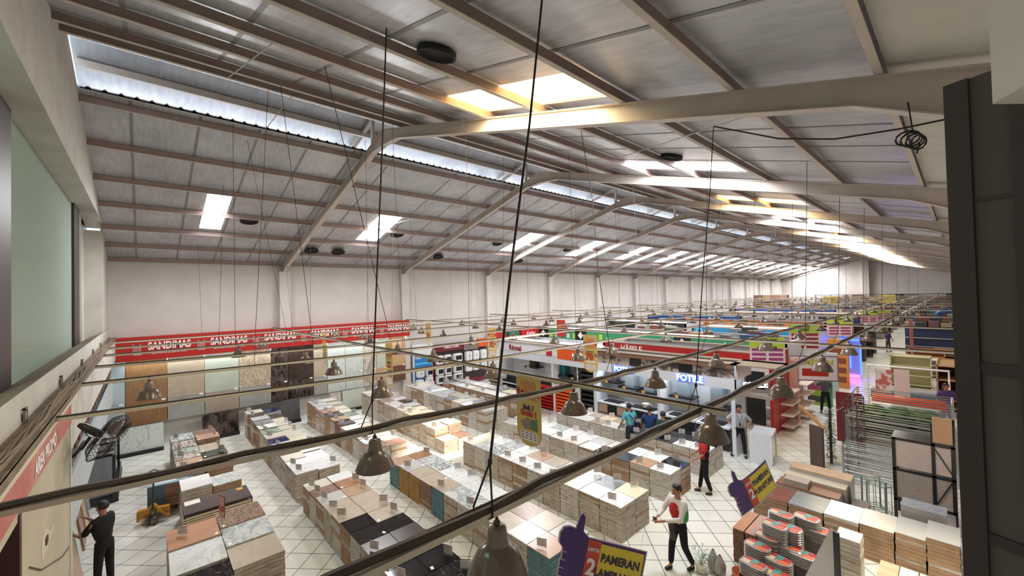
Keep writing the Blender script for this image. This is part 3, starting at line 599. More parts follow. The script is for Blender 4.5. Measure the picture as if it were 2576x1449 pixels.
def heater(nm, y, z, w, h, dark, lab):
    t = thing('water_heater', lab, 'water heater', (XW+.02, y, z), 0, 'water heaters hung on the appliance wall')
    mb = MB(); b = bmesh.new(); bmesh.ops.create_cube(b, size=1); bmesh.ops.scale(b, vec=(.28, w, h), verts=b.verts); bmesh.ops.translate(b, vec=(.16, 0, 0), verts=b.verts)
    bmesh.ops.bevel(b, geom=list(b.edges), offset=.05, segments=2, affect='EDGES'); me = bpy.data.meshes.new('body'); b.to_mesh(me); b.free(); me.materials.append(APW); O('body', me, t)
    if dark: MB().box(.30, -w*.32, -h*.25, .306, w*.38, h*.25).obj('front_panel', APK, t)
    else: MB().lathe([(0, .0), (.07, .0)], 12).obj('dial', M('dial_grey', '#b7b9bd', .3), t).rotation_euler = (0, pi/2, 0)
    if not dark: t.children[-1].location = (.305, 0, 0)
hs = []
for r, z in enumerate((1.75, 1.1, .62)):
    for i, y in enumerate((12.7, 13.25, 13.95, 14.75, 15.3, 15.9)):
        if r == 2 and i > 2: continue
        heater('h', y, z, .46 if i != 2 else .62, .5 if i < 3 else .56, i < 3, '%s water heater in the %s row of the maroon wall, %s from the blue board' % ('black-fronted' if i < 3 else 'white', ['upper', 'middle', 'lower'][r], ORD[i]))
for i, (y, z) in enumerate(((11.45, 1.15), (12.0, 1.15), (11.4, .6), (12.0, .7))): heater('h', y, z, .42, .45, i == 1, 'white water heater on the blue board, %s' % ['upper left', 'upper right', 'lower left', 'lower right'][i])
# ================================================================ white kitchen showroom booth
BW = M('booth_white', '#d4d8e0', .4); BTOP = M('booth_top', '#94877d', .8, noise=.1); WOODE = M('booth_edge', '#7c5b45', .6)
BX0, BX1, BY = -16.8, -5.0, 14.2
t = thing('kitchen_booth', 'white kitchen showroom booth with open bays, fascia and plywood roof edge', 'booth', (0, BY, 0))
MB().box(BX0, .9, 0, BX1, 1.0, 2.9).obj('back_wall', BW, t); MB().box(BX0, .0, 2.15, BX1, .12, 2.48).obj('fascia', BW, t)
MB().box(BX0, -.07, 2.96, BX1+.1, .42, 3.0).obj('roof_ledge', BTOP, t); MB().box(BX0, .85, 2.96, BX1+1.2, 1.15, 3.0).obj('roof_ledge', BTOP, t); MB().box(BX1-.1, -.07, 2.96, BX1+1.2, 1.15, 3.0).obj('roof_ledge', BTOP, t); MB().box(BX0, .98, 2.4, BX1, 1.02, 2.96).obj('inner_face', WOODE, t); MB().box(-10.6, -.07, 2.84, BX1+.0, -.02, 2.98).obj('roof_edge', WOODE, t)
MB().box(-10.5, .1, 2.48, BX1-.05, .14, 2.84).obj('picture_band', M('band_photo', '#b7a59b', .4, c2='#4a4040', scale=1.7, dist=2, lo=.42, hi=.55), t)
MB().box(-8.9, .09, 2.5, -8.4, .1, 2.82).obj('picture_dark', APK, t); MB().box(-6.9, .09, 2.5, -6.4, .1, 2.82).obj('picture_dark', APK, t)
MB().box(BX0, 0, 2.5, -12.6, .1, 2.9).obj('upper_sign', M('sign_pale', '#e7e5ea', .4), t)
for x in (-16.8, -13.0, -10.55, -7.7, -5.12): MB().box(x, -.02, 0, x+.12, .95, 2.5).obj('post', BW, t)
OR = M('linea_orange', '#e2591c', .4); o_ = MB().box(-12.6, -.03, 2.42, -10.6, .1, 2.88).obj('orange_sign', OR, t); text('lettering', 'LINEA', .26, emis('glow_letters', '#f3edff', 2.2), o_, (-11.35, -.04, 2.62), bold=.012)
MB().box(-13.3, -.03, 2.5, -12.95, .0, 2.84).obj('red_logo', M('logo_red', '#c41f3a', .4), t)
text('lettering', 'Rinnai', .38, M('rinnai_red', '#8f1626', .4), t, (-15.5, -.012, 2.68), bold=.012)
GL = emis('fotile_glow', '#e6f3ff', 2.2); GB = emis('fotile_blue', '#3a63ff', 1.1)
for x, sz in ((-9.1, .27), (-6.45, .30)):
    b_ = MB().box(x-.47, -.05, 2.22, x+.47, -.0, 2.46).obj('light_box', GB, t); text('lettering', 'FOTILE', sz, GL, b_, (x, -.06, 2.335), bold=.012)
text('lettering', 'FOTILE', .26, GL, t, (BX1+.45, .5, 2.3), (pi/2, 0, radians(50)), bold=.012)
MB().box(BX1, .2, 1.95, BX1+1.0, 1.1, 2.05).obj('side_canopy', BTOP, t)
MB().box(BX1+.02, .1, 2.48, BX1+.06, 1.4, 2.95).obj('side_panel', M('side_pink', '#c9b5b0', .4), t)
# worktops, hoods, hobs
def counter(x0, x1, lab, warm):
    c = thing('display_counter', lab, 'counter', ((x0+x1)/2, BY+.35, 0)); w = (x1-x0)/2
    MB().box(-w, -.35, 0, w, .35, .08).box(-w, .3, .08, w, .35, .82).obj('base', BW, c); MB().box(-w, -.37, .82, w, .36, .88).obj('worktop', BW, c)
    for k in range(3):
        a = -w+.03+k*(2*w-.03)/3; b = a+(2*w-.1)/3
        MB().box(a, -.34, .12, b, -.3, .40).obj('drawer_panel', M('drawer_wood', '#a58871', .5) if warm else APK, c)
        MB().box(a, -.34, .45, b, -.3, .78).obj('oven_front' if k % 2 else 'shelf_back', APK if k % 2 or not warm else M('drawer_wood', '#a58871', .5), c)
    return c
counter(-10.4, -9.05, 'white display counter with wooden drawers at the left of the hood booth', True); counter(-9.0, -7.75, 'white display counter with black oven front mid left in the hood booth', False); counter(-7.5, -6.35, 'white display counter with black oven front mid right in the hood booth', False); counter(-6.3, -5.2, 'white display counter at the right post of the hood booth', False)
def hob(x, y, z, lab, pot=False, w=.38):
    h = thing('gas_hob', lab, 'hob', (x, y, z)); MB().box(-w, -.22, 0, w, .22, .03).obj('glass_top', APK, h)
    for s in (-1, 1): MB().lathe([(.0, .05), (.06, .05), (.1, .035), (.1, .03)], 14, (s*w*.5, 0, 0)).obj('burner', M('burner_grey', '#6b6b70', .3, metal=.8), h)
    if pot:
        p = thing('cooking_pot', 'cream two-handled pot standing on the hob behind the aqua-shirted visitor', 'pot', (x+.1, y, z+.05)); MB().lathe([(0, 0), (.13, 0), (.15, .03), (.15, .14), (.16, .15), (.15, .16), (.02, .19), (0, .19)], 18).obj('body', M('pot_cream', '#d8d3c4', .2), p, smooth=True)
        for s in (-1, 1): MB().box(s*.15, -.03, .11, s*.21, .03, .13).obj('handle', M('pot_cream', '#d8d3c4', .2), p)
hob(-9.8, BY+.3, .88, 'black gas hob at the left of the hood booth counter'); hob(-8.4, BY+.25, .88, 'black gas hob carrying the cream pot', True, .5); hob(-6.95, BY+.3, .88, 'black gas hob behind the navy-shirted visitor'); hob(-5.8, BY+.3, .88, 'black gas hob nearest the right post of the booth')
def hood(x, lab, st, dark=False, z=1.62):
    h = thing('cooker_hood', lab, 'cooker hood', (x, BY+.55, z)); MB().box(-.45, -.28, 0, .45, .25, .07).obj('canopy', APK, h); MB().box(-.2, -.12, .07, .2, .2, .75).obj('chimney', st, h)
    MB().box(-.2, -.29, .01, -.08, -.28, .09).obj('price_tag', M('tag_orange', '#f0a52c', .5), h)
SS = M('hood_steel', '#a9bcc9', .3, metal=.6); SSD = M('hood_grey', '#5d6166', .3, metal=.5)
hood(-10.0, 'grey cooker hood at the left bay of the hood booth', SSD); hood(-9.15, 'second steel cooker hood with black canopy in the left bay', SS, z=1.5); hood(-8.3, 'third steel cooker hood, half behind a hanging lamp', SS, z=1.45); hood(-6.95, 'large steel cooker hood under the right glowing blue sign', SS, z=1.5); hood(-5.75, 'steel cooker hood at the right post of the booth', SS, z=1.35)
hood(-12.75, 'teal cooker hood in the bay below the orange sign', M('hood_teal', '#1f6f80', .3), z=1.55); hood(-11.85, 'slate cooker hood right of the teal one', M('hood_slate', '#4c5b60', .3), z=1.5)
hood(-14.7, 'wide slanted black cooker hood in the left bay below the dark red lettering', APK, z=1.7)
area('booth_light', (-8, BY+.3, 2.4), (radians(-15), 0, 0), 5, .2, 30, (.9, .95, 1))
# slatted shelves of ovens and hobs left of the hoods
def slatrack(x0, x1, y, z1, n, m, lab, face=1):
    r = thing('slatted_shelf', lab, 'shelf', ((x0+x1)/2, y, 0)); w = (x1-x0)/2
    MB().box(-w-.03, -.05, 0, -w, .3, z1).obj('side_post', WHT, r); MB().box(w, -.05, 0, w+.03, .3, z1).obj('side_post', WHT, r)
    for k in range(n): MB().box(-w, -.04, .1+(z1-.2)*k/n, w, .28, .1+(z1-.2)*(k+.5)/n).obj('shelf', m if k % 2 == 0 or m != BW else APK, r)
    MB().box(-w, .28, 0, w, .30, z1).obj('back', APK, r)
slatrack(-13.9, -12.7, BY-.2, 1.25, 7, M('slat_red', '#b52424', .4), 'red slatted shelf with black gaps below the teal hood'); slatrack(-12.6, -11.4, BY-.2, 1.25, 7, OR, 'orange slatted shelf with black gaps next to the red one')
slatrack(-11.5, -10.65, BY+.1, 2.3, 10, APK, 'tall black oven rack at the left post of the hood booth'); slatrack(-16.3, -14.6, BY-.2, 1.2, 8, BW, 'white-and-black slatted shelf below the slanted black hood'); slatrack(-17.3, -16.5, BY-.3, 1.3, 6, M('slat_khaki', '#a09a84', .5), 'khaki metal shelf left of the white-and-black one')
# glass fronted oven cabinet and slanted board at the aisle corner
g = thing('glass_cabinet', 'low white-framed cabinet with glass front beside the man in grey', 'cabinet', (-4.35, 14.6, 0), radians(8))
MB().box(-.3, -.5, 0, .28, .5, .9).obj('body', BW, g); MB().box(.281, -.42, .1, .285, .42, .82).obj('glass', M('cab_glass', '#4b4e50', .1), g); MB().box(.28, -.5, 0, .3, -.44, .9).box(.28, .44, 0, .3, .5, .9).box(.28, -.5, .84, .3, .5, .9).box(.28, -.5, 0, .3, .5, .07).obj('frame', WHT, g)
# ================================================================ further booths down the hall (front faces towards the viewer)
def wtext(s, size, mat, par, x, z, y=-.012, **k): return text('lettering', s, size, mat, par, (x, y, z), **k)
def booth(lab, y, x0, x1, h, fh, m, txts=(), side=None, cat='booth', roof=BTOP, dep=3.0):
    t = thing('showroom_booth', lab, cat, (0, y, 0))
    MB().box(x0, 0, h-fh, x1, .1, h).obj('fascia', m, t); MB().box(x0, dep, 0, x1, dep+.1, h).obj('back_wall', BW, t)
    MB().box(x1-.1, 0, 0, x1, dep, h).obj('side_wall', side or m, t); MB().box(x0, 0, 0, x0+.1, dep, h).obj('side_wall', BW, t)
    MB().box(x0, .0, h, x1, .38, h+.03).obj('roof_ledge', roof, t); MB().box(x0, dep-.3, h, x1, dep+.1, h+.03).obj('roof_ledge', roof, t); MB().box(x0, .38, h-.5, x1-.1, .40, h).obj('inner_face', WOODE, t)
    mb = MB()
    for k in range(3): mb.box(x0+.1, dep-.5, .5+.6*k, x1-.1, dep, .54+.6*k)
    mb.obj('shelves', WHT, t)
    for (s, sz, mm, xx, zz) in txts: wtext(s, sz, mm, t, xx, zz, bold=.01)
    return t
GREEN = M('fascia_green', '#3b9a6b', .45); WL = M('letter_white', '#f3f3f0', .5)
t = booth('red kitchenware booth with white lettering behind the hood booth', 17.2, -12.2, -4.75, 2.95, .45, RED, (('HÄFELE', .34, WL, -10.6, 2.72),), dep=2.2)
MB().box(-5.9, -.01, .3, -5.0, .0, 2.3).obj('niche', APK, t)
t = booth('long green fascia booth with cleaning product pictures', 21.0, -20.3, -5.2, 3.0, .62, GREEN, (('clean-matic', .42, WL, -12.4, 2.66), ('clean-matic', .5, WL, -6.9, 2.66)), BW)
for x in (-19.9, -16.6, -9.9):
    p = MB().box(x-.45, -.02, 2.4, x+.45, 0, 2.98).obj('black_plate', APK, t); MB().prism([(x, 2.46), (x+.22, 2.69), (x, 2.92), (x-.22, 2.69)], -.035, -.02, 0).obj('diamond_logo', WL, p)
rg = random.Random(3)
for k in range(26):
    x = -19.2+k*.52
    if abs(x+12.4) < 1.6 or abs(x+6.9) < 1.9 or any(abs(x-q) < .5 for q in (-19.9, -16.6, -9.9)): continue
    MB().box(x-.13, -.014, 2.46, x+.13, -.002, 2.46+rg.uniform(.15, .42)).obj('product_picture', M('pp%d' % (k % 4), ['#b9cf4b', '#9fc9b4', '#2d6a55', '#cfd8d2'][k % 4], .5), t)
t = booth('light blue fascia booth with a round white logo', 27.8, -12.4, -5.4, 2.95, .5, M('fascia_blue', '#2f93c8', .4), (), BW, roof=M('roof_tan', '#a58d78', .7))
o_ = MB().lathe([(.16, 0), (.2, 0), (.2, .02), (.16, .02)], 24); o_.v = [(v[0], v[2], v[1]) for v in o_.v]; o_.obj('round_logo', WL, t, (-11.9, -.03, 2.7))
booth('dark booth with white lettering left of the blue fascia', 29.5, -20.3, -13.6, 3.0, .55, M('fascia_black', '#23262a', .4), (('BITMENN', .42, WL, -15.6, 2.72),), BW)
booth('orange-red fascia booth behind the blue one', 33.4, -16.2, -6.0, 3.1, .7, M('fascia_orange', '#c63f24', .4, c2='#e98a3e', scale=.8, stretch=(1, 1, 4)), (('Rinnai', .4, WL, -13, 2.75),), BW)
booth('dark blue fascia booth near the long wall', 36.0, -20.3, -12.0, 3.2, .6, M('fascia_navy', '#1f4f86', .4), (('Denis', .42, WL, -17.5, 2.9), ('Bellezza', .36, WL, -14, 2.95)), BW)
booth('black-and-white striped booth in the mid distance', 40.5, -15, -6, 3.1, .7, M('fascia_stripe', '#d9d5d3', .5, c2='#2b2729', scale=3, stretch=(6, 1, .1), lo=.48, hi=.52), (), BW)
booth('peach fascia booth in the distance', 47, -17, -5.5, 3.0, .5, M('fascia_peach', '#c99a72', .5), (), BW)
booth('royal blue fascia booth in the distance', 52, -18, -8.5, 3.2, .6, M('fascia_royal', '#2f4fa3', .5), (), BW)
# small brand signs along the long wall beyond the maroon display
for i, (y, w, c, s, lab) in enumerate(((17.6, .9, '#b3231f', 'Modena', 'red brand sign on the long wall, first past the slanted black hood'), (18.8, .9, '#1f6d5a', 'Winner', 'dark green brand sign on the long wall'), (20.4, 1.8, '#b5202a', 'Kohler', 'wide red brand sign on the long wall beside the green one'), (22.8, 1.6, '#d9d9df', 'POLARIS', 'pale brand sign with dark letters on the long wall'), (25.2, 2.0, '#dfe3ea', 'Blanco', 'white brand sign with black logos on the long wall'))):
    o = thing('brand_sign', lab, 'sign', (XW, y, 2.45)); MB().box(-.45, -w/2, 0, 0, w/2, .5).obj('panel', M('bs%d' % i, c, .4), o)
    if i in (2, 3): text_y(o, s, .3, WL if i < 3 else APK, (.006, 0, .25))
# pillars on the aisle edge: pink, green product racks, orange and neon
def pillar(nm, lab, x, y, w, d, h, m, cat='pillar', loc=None): t = thing(nm, lab, cat, (x, y, 0)); MB().box(-w/2, -d/2, 0, w/2, d/2, h).obj('panel', m, t); return t
PK_ = M('pink_panel', '#cf9f95', .5)
pillar('end_panel', 'tall pink end panel beyond the red booth', -4.75, 19.6, .5, .25, 2.5, PK_)
t = pillar('product_stand', 'green and dark product stand with round icons past the pink panel', -4.6, 23.2, .7, .3, 2.25, M('stand_green', '#8fb04a', .5), 'stand')
for k in range(4): MB().box(-.34, -.17, .15+.55*k, .34, -.15, .42+.55*k).obj('print_band', M('band_dk', '#3d3f35', .5) if k != 1 else M('band_mg', '#a4446e', .5), t)
MB().box(.36, -.15, 0, .55, .15, 2.2).obj('green_side', M('side_green', '#2e8f56', .5), t)
pillar('end_panel', 'pale end panel with a dark green edge behind the green stand', -4.4, 25.0, .6, .2, 2.2, M('pale_panel', '#b8c2c4', .5))
t = pillar('end_panel', 'orange printed end panel beside the blue neon', -4.55, 27.9, .9, .2, 2.6, M('orange_panel', '#c8813a', .5))
for k in range(4): MB().box(-.35, -.11, .3+.5*k, .35, -.1, .6+.5*k).obj('print_band', M('band_br', '#7b3f22', .5), t)
NE = emis('neon_blue', '#2233ff', 9); NEP = emis('neon_pink', '#ff3bd0', 7)
t = thing('neon_arch', 'glowing blue neon outline panel with a pink foot at the aisle edge', 'neon sign', (-4.5, 31.3, 0))
MB().box(-.45, 0, .1, .45, .1, 2.5).obj('panel', M('neon_back', '#8fa5c8', .4), t); MB().box(.42, -.05, .2, .5, .02, 2.0).box(-.5, -.05, 2.2, .4, .02, 2.32).box(-.05, -.05, .6, .02, .0, 1.9).obj('blue_tube', NE, t); MB().box(-.4, -.05, .08, .4, .02, .2).obj('pink_tube', NEP, t)
# red side of the booth: shelves at the aisle
for k, (x, y, lab, m) in enumerate(((-4.55, 18.6, 'red shelf unit with small jars on the aisle side of the red booth', RED), (-4.5, 20.6, 'pink shelf unit with small goods beyond the red one', PK_))):
    t = thing('shelf_unit', lab, 'shelf', (x, y, 0)); MB().box(-.22, -.6, 0, -.18, .6, 1.6).obj('back', m, t)
    for q in range(4): MB().box(-.18, -.6, .15+.42*q, .22, .6, .19+.42*q).obj('shelf', M('shelf_pale', '#e5d3c6', .4), t)
# posters with pills
def pillsign(px, py, w, h, d, head, lab, tone='#9c2a4f', yel='#b8c94a'):
    c = atd(px, py, d); t = thing('department_sign', lab, 'sign', (c.x, c.y, c.z)); W2, H2 = w/2, h/2
    t.rotation_euler = (0, 0, radians(30))
    MB().box(-W2, -.01, -H2, W2, .01, H2).obj('board', M('board_pink', '#dcc9c6', .5), t); p = MB().box(-W2, -.014, H2*.3, W2, -.01, H2).obj('header', M('hd_'+yel, yel, .5), t)
    for k, s in enumerate(head): text('lettering', s, h*.13, M('hd_dark', '#34333a', .5), p, (0, -.02, H2*.82-k*h*.13), bold=.006, sx=.8)
    for r in range(4):
        for s in (-1, 1): MB().box(s*W2*.48-W2*.4, -.016, H2*.14-r*h*.155-.02*h, s*W2*.48+W2*.4, -.01, H2*.14-r*h*.155+h*.07).obj('pill', M('pill_'+tone, tone, .5), t)
    MB().tube([(-W2*.8, 0, H2), (-W2*.8, 0, H2+.6)], .006, 4).tube([(W2*.8, 0, H2), (W2*.8, 0, H2+.6)], .006, 4).obj('hanger', M('wire', '#4c4642', .5), t)
pillsign(1930, 887, 1.08, 1.05, 14.2, ('ELECTRONIC', 'HOME', 'APPLIANCES'), 'hanging department sign about electronic home appliances', '#9c3a74')
pillsign(2024, 848, 1.25, 1.25, 19.5, ('HOUSE', 'WARE'), 'hanging department sign reading house ware with dark red pills', '#8f2238', '#a9bb45')
pillsign(2112, 822, 1.2, 1.1, 24, ('ELECTRICAL',), 'hanging department sign reading electrical', '#9c3a74')
pillsign(2186, 798, 1.1, .95, 32, ('',), 'distant pill-patterned department sign, left of a pair', '#8f2a58'); pillsign(2222, 792, 1.15, 1.0, 38, ('',), 'distant pill-patterned department sign, right of a pair', '#8f2a58')
t = thing('hanging_sign', 'white hanging sign with purple rim and yellow headline over the aisle edge', 'sign', tuple(atd(2046, 921, 16.4))); t.rotation_euler = (0, 0, radians(30))
MB().box(-.85, -.01, -.6, .85, .01, .42).obj('board', M('rim_purple', '#8d6f93', .5), t); MB().box(-.8, -.016, -.55, .8, -.01, .37).obj('face', M('face_white', '#e6dde0', .5), t); text('lettering', 'PAMERAN', .3, M('yl', '#b9b93c', .5), t, (0, -.02, .15), bold=.01); MB().box(-.4, -.02, -.4, .5, -.016, -.1).obj('picture', RED, t)
for k, (x, y, s) in enumerate(((2090, 755, 1.0), (2232, 752, 1.0))): o = MB().box(-.8, -.01, -.5, .8, .01, .5).obj('yellow_banner', M('far_yellow', '#d9c04a', .5), None, tuple(atd(x, y, 52))); tag(o, 'small yellow banner high in the far distance, %s' % ('left' if k == 0 else 'right'), 'banner')
# ================================================================ light rails, cross rails, pendant lamps, cables
ZR = 4.15; XR0 = [-1.9, -4.02, -6.8, -9.4, -11.8, -14.2, -16.35, -18.8]; XR = [-1.85, -3.55, -6.3, -9.0, -11.0, -14.1, -16.2, -18.8]
def XF(i, y): return XR0[i]+(XR[i]-XR0[i])*max(0, min(1, (y+.78)/5.28))
RAILM = M('rail_cream', '#c9bcaa', .5, noise=.1); CAB = M('cable_black', '#1d1714', .6); CABL = M('cable_brown', '#4a3c33', .7, noise=.3, scale=8)
RN_ = ['nearest the viewer', 'second from the viewer', 'third from the viewer', 'fourth from the viewer', 'fifth from the viewer', 'sixth from the viewer', 'seventh from the viewer', 'nearest the long wall']
for i, x in enumerate(XR):
    y0 = .2 if i == 0 else -.78
    y0 = -.76
    x = 0.0
    t = thing('light_rail', 'long cream light rail running down the hall, %s' % RN_[i], 'light rail', (0, 0, ZR))
    MB().bar((XF(i, y0), y0, -.018), (XF(i, 4.5), 4.5, -.018), .06, .035).bar((XF(i, 4.5), 4.5, -.018), (XF(i, 5), 79, -.018), .06, .035).obj('channel', RAILM, t)
    if i < 2: MB().tube([(XF(i, y0+k*.45)+.012*sin(k*1.7), y0+k*.45, .022+.012*sin(k*2.3)) for k in range(60)], .024, 6).tube([(XF(i, y0+k*.5)-.02+.012*sin(k*1.1), y0+k*.5, .02) for k in range(50)], .014, 5).obj('cable', CABL, t)
    else: MB().tube([(XF(i, y0+k*2.0)+.006*sin(k), y0+k*2.0, .014) for k in range(20)], .012, 5).obj('cable', CABL, t)
for k, y in enumerate(FR[:12]):
    yy = y-.5 if k == 0 else y
    o = MB().box(-20.7, yy-.028, ZR-.0, 2.6 if k else -1.6, yy+.028, ZR+.035).box(-20.7, yy-.01, ZR+.035, 2.6 if k else -1.6, yy+.01, ZR+.06, 1).obj('cross_rail', [RAILM, CABL])
    tag(o, 'cream cross rail spanning the hall under the %s roof frame' % ORD[k], 'light rail')
LG1 = M('lamp_enamel', '#6e5f55', .22, noise=.2, scale=9, spec=.6); LG2 = M('lamp_neck', '#7d6f66', .2); LIN = M('lamp_inside', '#bdb3aa', .35)
LW = M('lamp_enamel_warm', '#a3988c', .22, spec=.6)
shade = MB().lathe([(.060, 0), (.074, -.008), (.098, -.026), (.122, -.052), (.142, -.084), (.160, -.124), (.174, -.158), (.181, -.174), (.175, -.174), (.154, -.124), (.135, -.086), (.112, -.056), (.06, -.018)], 30).mesh('lamp_shade', LG1, True)
neck = MB().lathe([(.0, .098), (.044, .098), (.054, .09), (.058, .06), (.062, .03), (.067, .0), (.070, -.014), (.050, -.022), (.0, -.022)], 24).mesh('lamp_neck', LG2, True)
sock = MB().lathe([(0, .148), (.008, .148), (.012, .13), (.02, .125), (.02, .105), (0, .105)], 12).mesh('socket', M('socket_dk', '#4e4440', .4), True)
cordm = MB().tube([(0, 0, .145), (.004, .0, .165), (-.025, 0, .18), (.02, 0, .20), (.05, 0, .185), (.02, 0, .165)], .005, 5).mesh('cord', CAB)
bulb = MB().lathe([(0, -.03), (.03, -.04), (.036, -.08), (.03, -.12), (0, -.14)], 12).mesh('bulb', M('bulb_white', '#e8e4da', .3, emit='#fff3dd', es=.0), True)
far_m = MB().lathe([(0, .16), (.012, .14), (.03, .11), (.058, .05), (.062, -.01), (.12, -.045), (.155, -.09), (.178, -.16), (.11, -.04)], 12).mesh('lamp_shade', LG1, True)
def lampat(x, y, drop, lab, near, ry=0):
    z = ZR-.185-(drop-.2)
    if near:
        t = thing('pendant_lamp', lab, 'lamp', (x, y, z), ry, 'pendant lamps hung under the light rails')
        for n, m in (('lamp_shade', shade), ('neck', neck), ('socket', sock), ('cord', cordm), ('bulb', bulb)): O(n, m, t)
    else:
        t = O('pendant_lamp', far_m, None, (x, y, z)); tag(t, lab, 'lamp', 'pendant lamps hung under the light rails')
    return t
# near lamps taken from the photograph: (pixel x on the rail, rail index)
NEAR = [(1250, 0), (1788, 0), (1965, 0), (2068, 0), (2135, 0), (943, 1), (1443, 1), (1648, 1), (1802, 1), (1925, 1), (2010, 1),
        (960, 2), (1240, 2), (1455, 2), (375, 3), (840, 3), (1090, 3), (768, 4), (1000, 4), (600, 5), (1185, 4), (1395, 3), (660, 6), (930, 5), (1115, 5), (750, 6), (915, 6), (1060, 6), (1290, 4), (1540, 2), (1570, 3), (845, 7), (1040, 7)]
occ = {i: [] for i in range(8)}
def rail_y(px, i):
    lo, hi = -.5, 60
    f = lambda y: (lambda v: 1288+FPX*(v.dot(_r3))/(v.dot(_f2)))(Vector((XF(i, y), y, ZR-.1-CAMZ)))
    for _ in range(40):
        m = (lo+hi)/2
        if f(m) < px: lo = m
        else: hi = m
    return lo
cnt = {}
for px, i in sorted(NEAR, key=lambda q: rail_y(*q)):
    y = rail_y(px, i)
    if any(abs(y-q) < 1.2 for q in occ[i]): continue
    occ[i].append(y); n = cnt.get(i, 0); cnt[i] = n+1
    lampat(XF(i, y), y, .20+.03*((px*7) % 3)/3, 'dusty bell-shaped lamp on the rail %s, %s from its left end' % (RN_[i], ORD[n]), True, radians(px % 90))
rl = random.Random(5)
for i, x in enumerate(XR):
    y = max(occ[i])+3 if occ[i] else 3
    k = 0
    while y < 74:
        lampat(x+rl.uniform(-.03, .03), y, .2, 'small far lamp on the rail %s, %s past the near ones' % (RN_[i], ORD[k]), False); y += rl.uniform(2.6, 3.3); k += 1
for o in list(COL.objects):
    if o.name.startswith('pendant_lamp') and o.type == 'MESH': o['group'] = 'far pendant lamps'
# cables that hold the rails
def cable(pts, r, lab, m=None):
    o = MB().tube(pts, r, 5).obj('hanging_cable', m or CAB); tag(o, lab, 'cable')
def droop(px_t, py_t, X, Y, lab, r=.006, kink=0, loop=True):
    b = Vector((X, Y, ZR+.28)); top = None
    d = ray(px_t, py_t); # top point: where this pixel ray meets the roof above
    for sgn in (1, -1):
        s = SLOPE if sgn < 0 else -SLOPE
        t_ = (9.9+.0+s*10.2-CAMZ)/(d.z-s*d.x) if abs(d.z-s*d.x) > 1e-5 else -1
        if t_ > 0:
            p = CP+d*t_
            if (sgn > 0 and p.x >= -10.2) or (sgn < 0 and p.x < -10.2): top = p
    if top is None or (top-b).length > 9: top = Vector((X, Y, T(X)))
    pts = [top, top.lerp(b, .33)+Vector((kink*.3, kink*.1, 0)), top.lerp(b, .66)+Vector((-kink*.2, 0, 0)), b]
    mb = MB().tube(pts, r, 5)
    if loop: mb.tube([b, (X-.05, Y-.09, ZR+.03), (X, Y-.1, ZR-.05), (X+.04, Y-.02, ZR-.02), b], r*.7, 5).lathe([(0, -.025), (.013, -.015), (.014, .012), (0, .025)], 8, b)
    o = mb.obj('hanging_cable', CAB); tag(o, lab, 'cable')
droop(1364, -8, XF(0, 1.5), 1.5, 'thick black cable from the top of the picture down to the nearest rail', .009, .04)
droop(972, 70, XF(1, 1.62), 1.62, 'black cable tied with a knot, hanging to the second rail left of the centre', .008, .02)
droop(817, 165, XR[3], 4.3, 'thin black cable from the roof down beside the dark display panels', .006, 0, False)
droop(706, 215, XR[3], 2.6, 'thin black cable in front of the wall pier', .005, 0, False)
droop(1795, 318, XR[0], 4.2, 'black cable from the first roof frame down to the nearest rail', .006, .03)
droop(1462, 330, XR[1], 5.2, 'wavy black cable in front of the yellow seventy percent banner', .006, .12)
droop(622, 352, XR[5], 3.3, 'thin cable over the red fascia, left part', .004, 0, False)
cn = 0; wc = {}
for i in range(2, 8):
    for y in [1.6, 4.6, 7.8, 10.8, 13.9, 16.9, 20, 23.5, 27, 31, 35, 40]:
        if (i*7+int(y)) % 4 == 3: continue
        x = XF(i, y); tx = x+rl.uniform(-.25, .25); ty = y+rl.uniform(-.3, .3)
        o = MB().tube([(tx, ty, T(tx)), (x, y, ZR+.35), (x, y, ZR)], .0045, 4).obj('hanging_cable', CABL)
        cn += 1; wc[i] = wc.get(i, -1)+1; tag(o, 'thin suspension wire of the rail %s, %s from its left end' % (RN_[i], ORD[wc[i]]), 'cable', 'suspension wires')
for i in (0, 1):
    for y in [8.6, 11.5, 15, 19, 24, 30, 37]:
        o = MB().tube([(XR[i]+.1, y+.1, T(XR[i])), (XR[i], y, ZR+.3), (XR[i]-.1, y, ZR)], .005, 4).obj('hanging_cable', CABL); wc[i] = wc.get(i, -1)+1; tag(o, 'thin suspension wire of the rail %s, %s from its left end' % (RN_[i], ORD[wc[i]]), 'cable', 'suspension wires')
a = aty(1795, 318, 4.81); b = aty(2400, 300, 4.6)
cable([a, aty(1960, 349, 4.8), aty(2100, 350, 4.75), aty(2260, 325, 4.7), aty(2420, 292, 4.6)], .008, 'black cable slung in a long sag under the first roof frame')
mb = MB(); c = aty(2296, 345, 4.72)
for k in range(4): mb.tube([(c.x+(.075-.01*k)*cos(t*pi/6)+.02*k-.03, c.y+.02*k, c.z+(.06)*sin(t*pi/6)-.012*k) for t in range(13)], .008, 5)
mb.tube([(c.x, c.y, c.z+.06), (c.x-.02, c.y, c.z+.3)], .006, 5).tube([(c.x+.04, c.y, c.z-.05), (c.x+.02, c.y, c.z-.14)], .007, 5)
o = mb.obj('cable_coil', CAB); tag(o, 'coil of black cable hanging under the roof frame near the white soffit', 'cable')
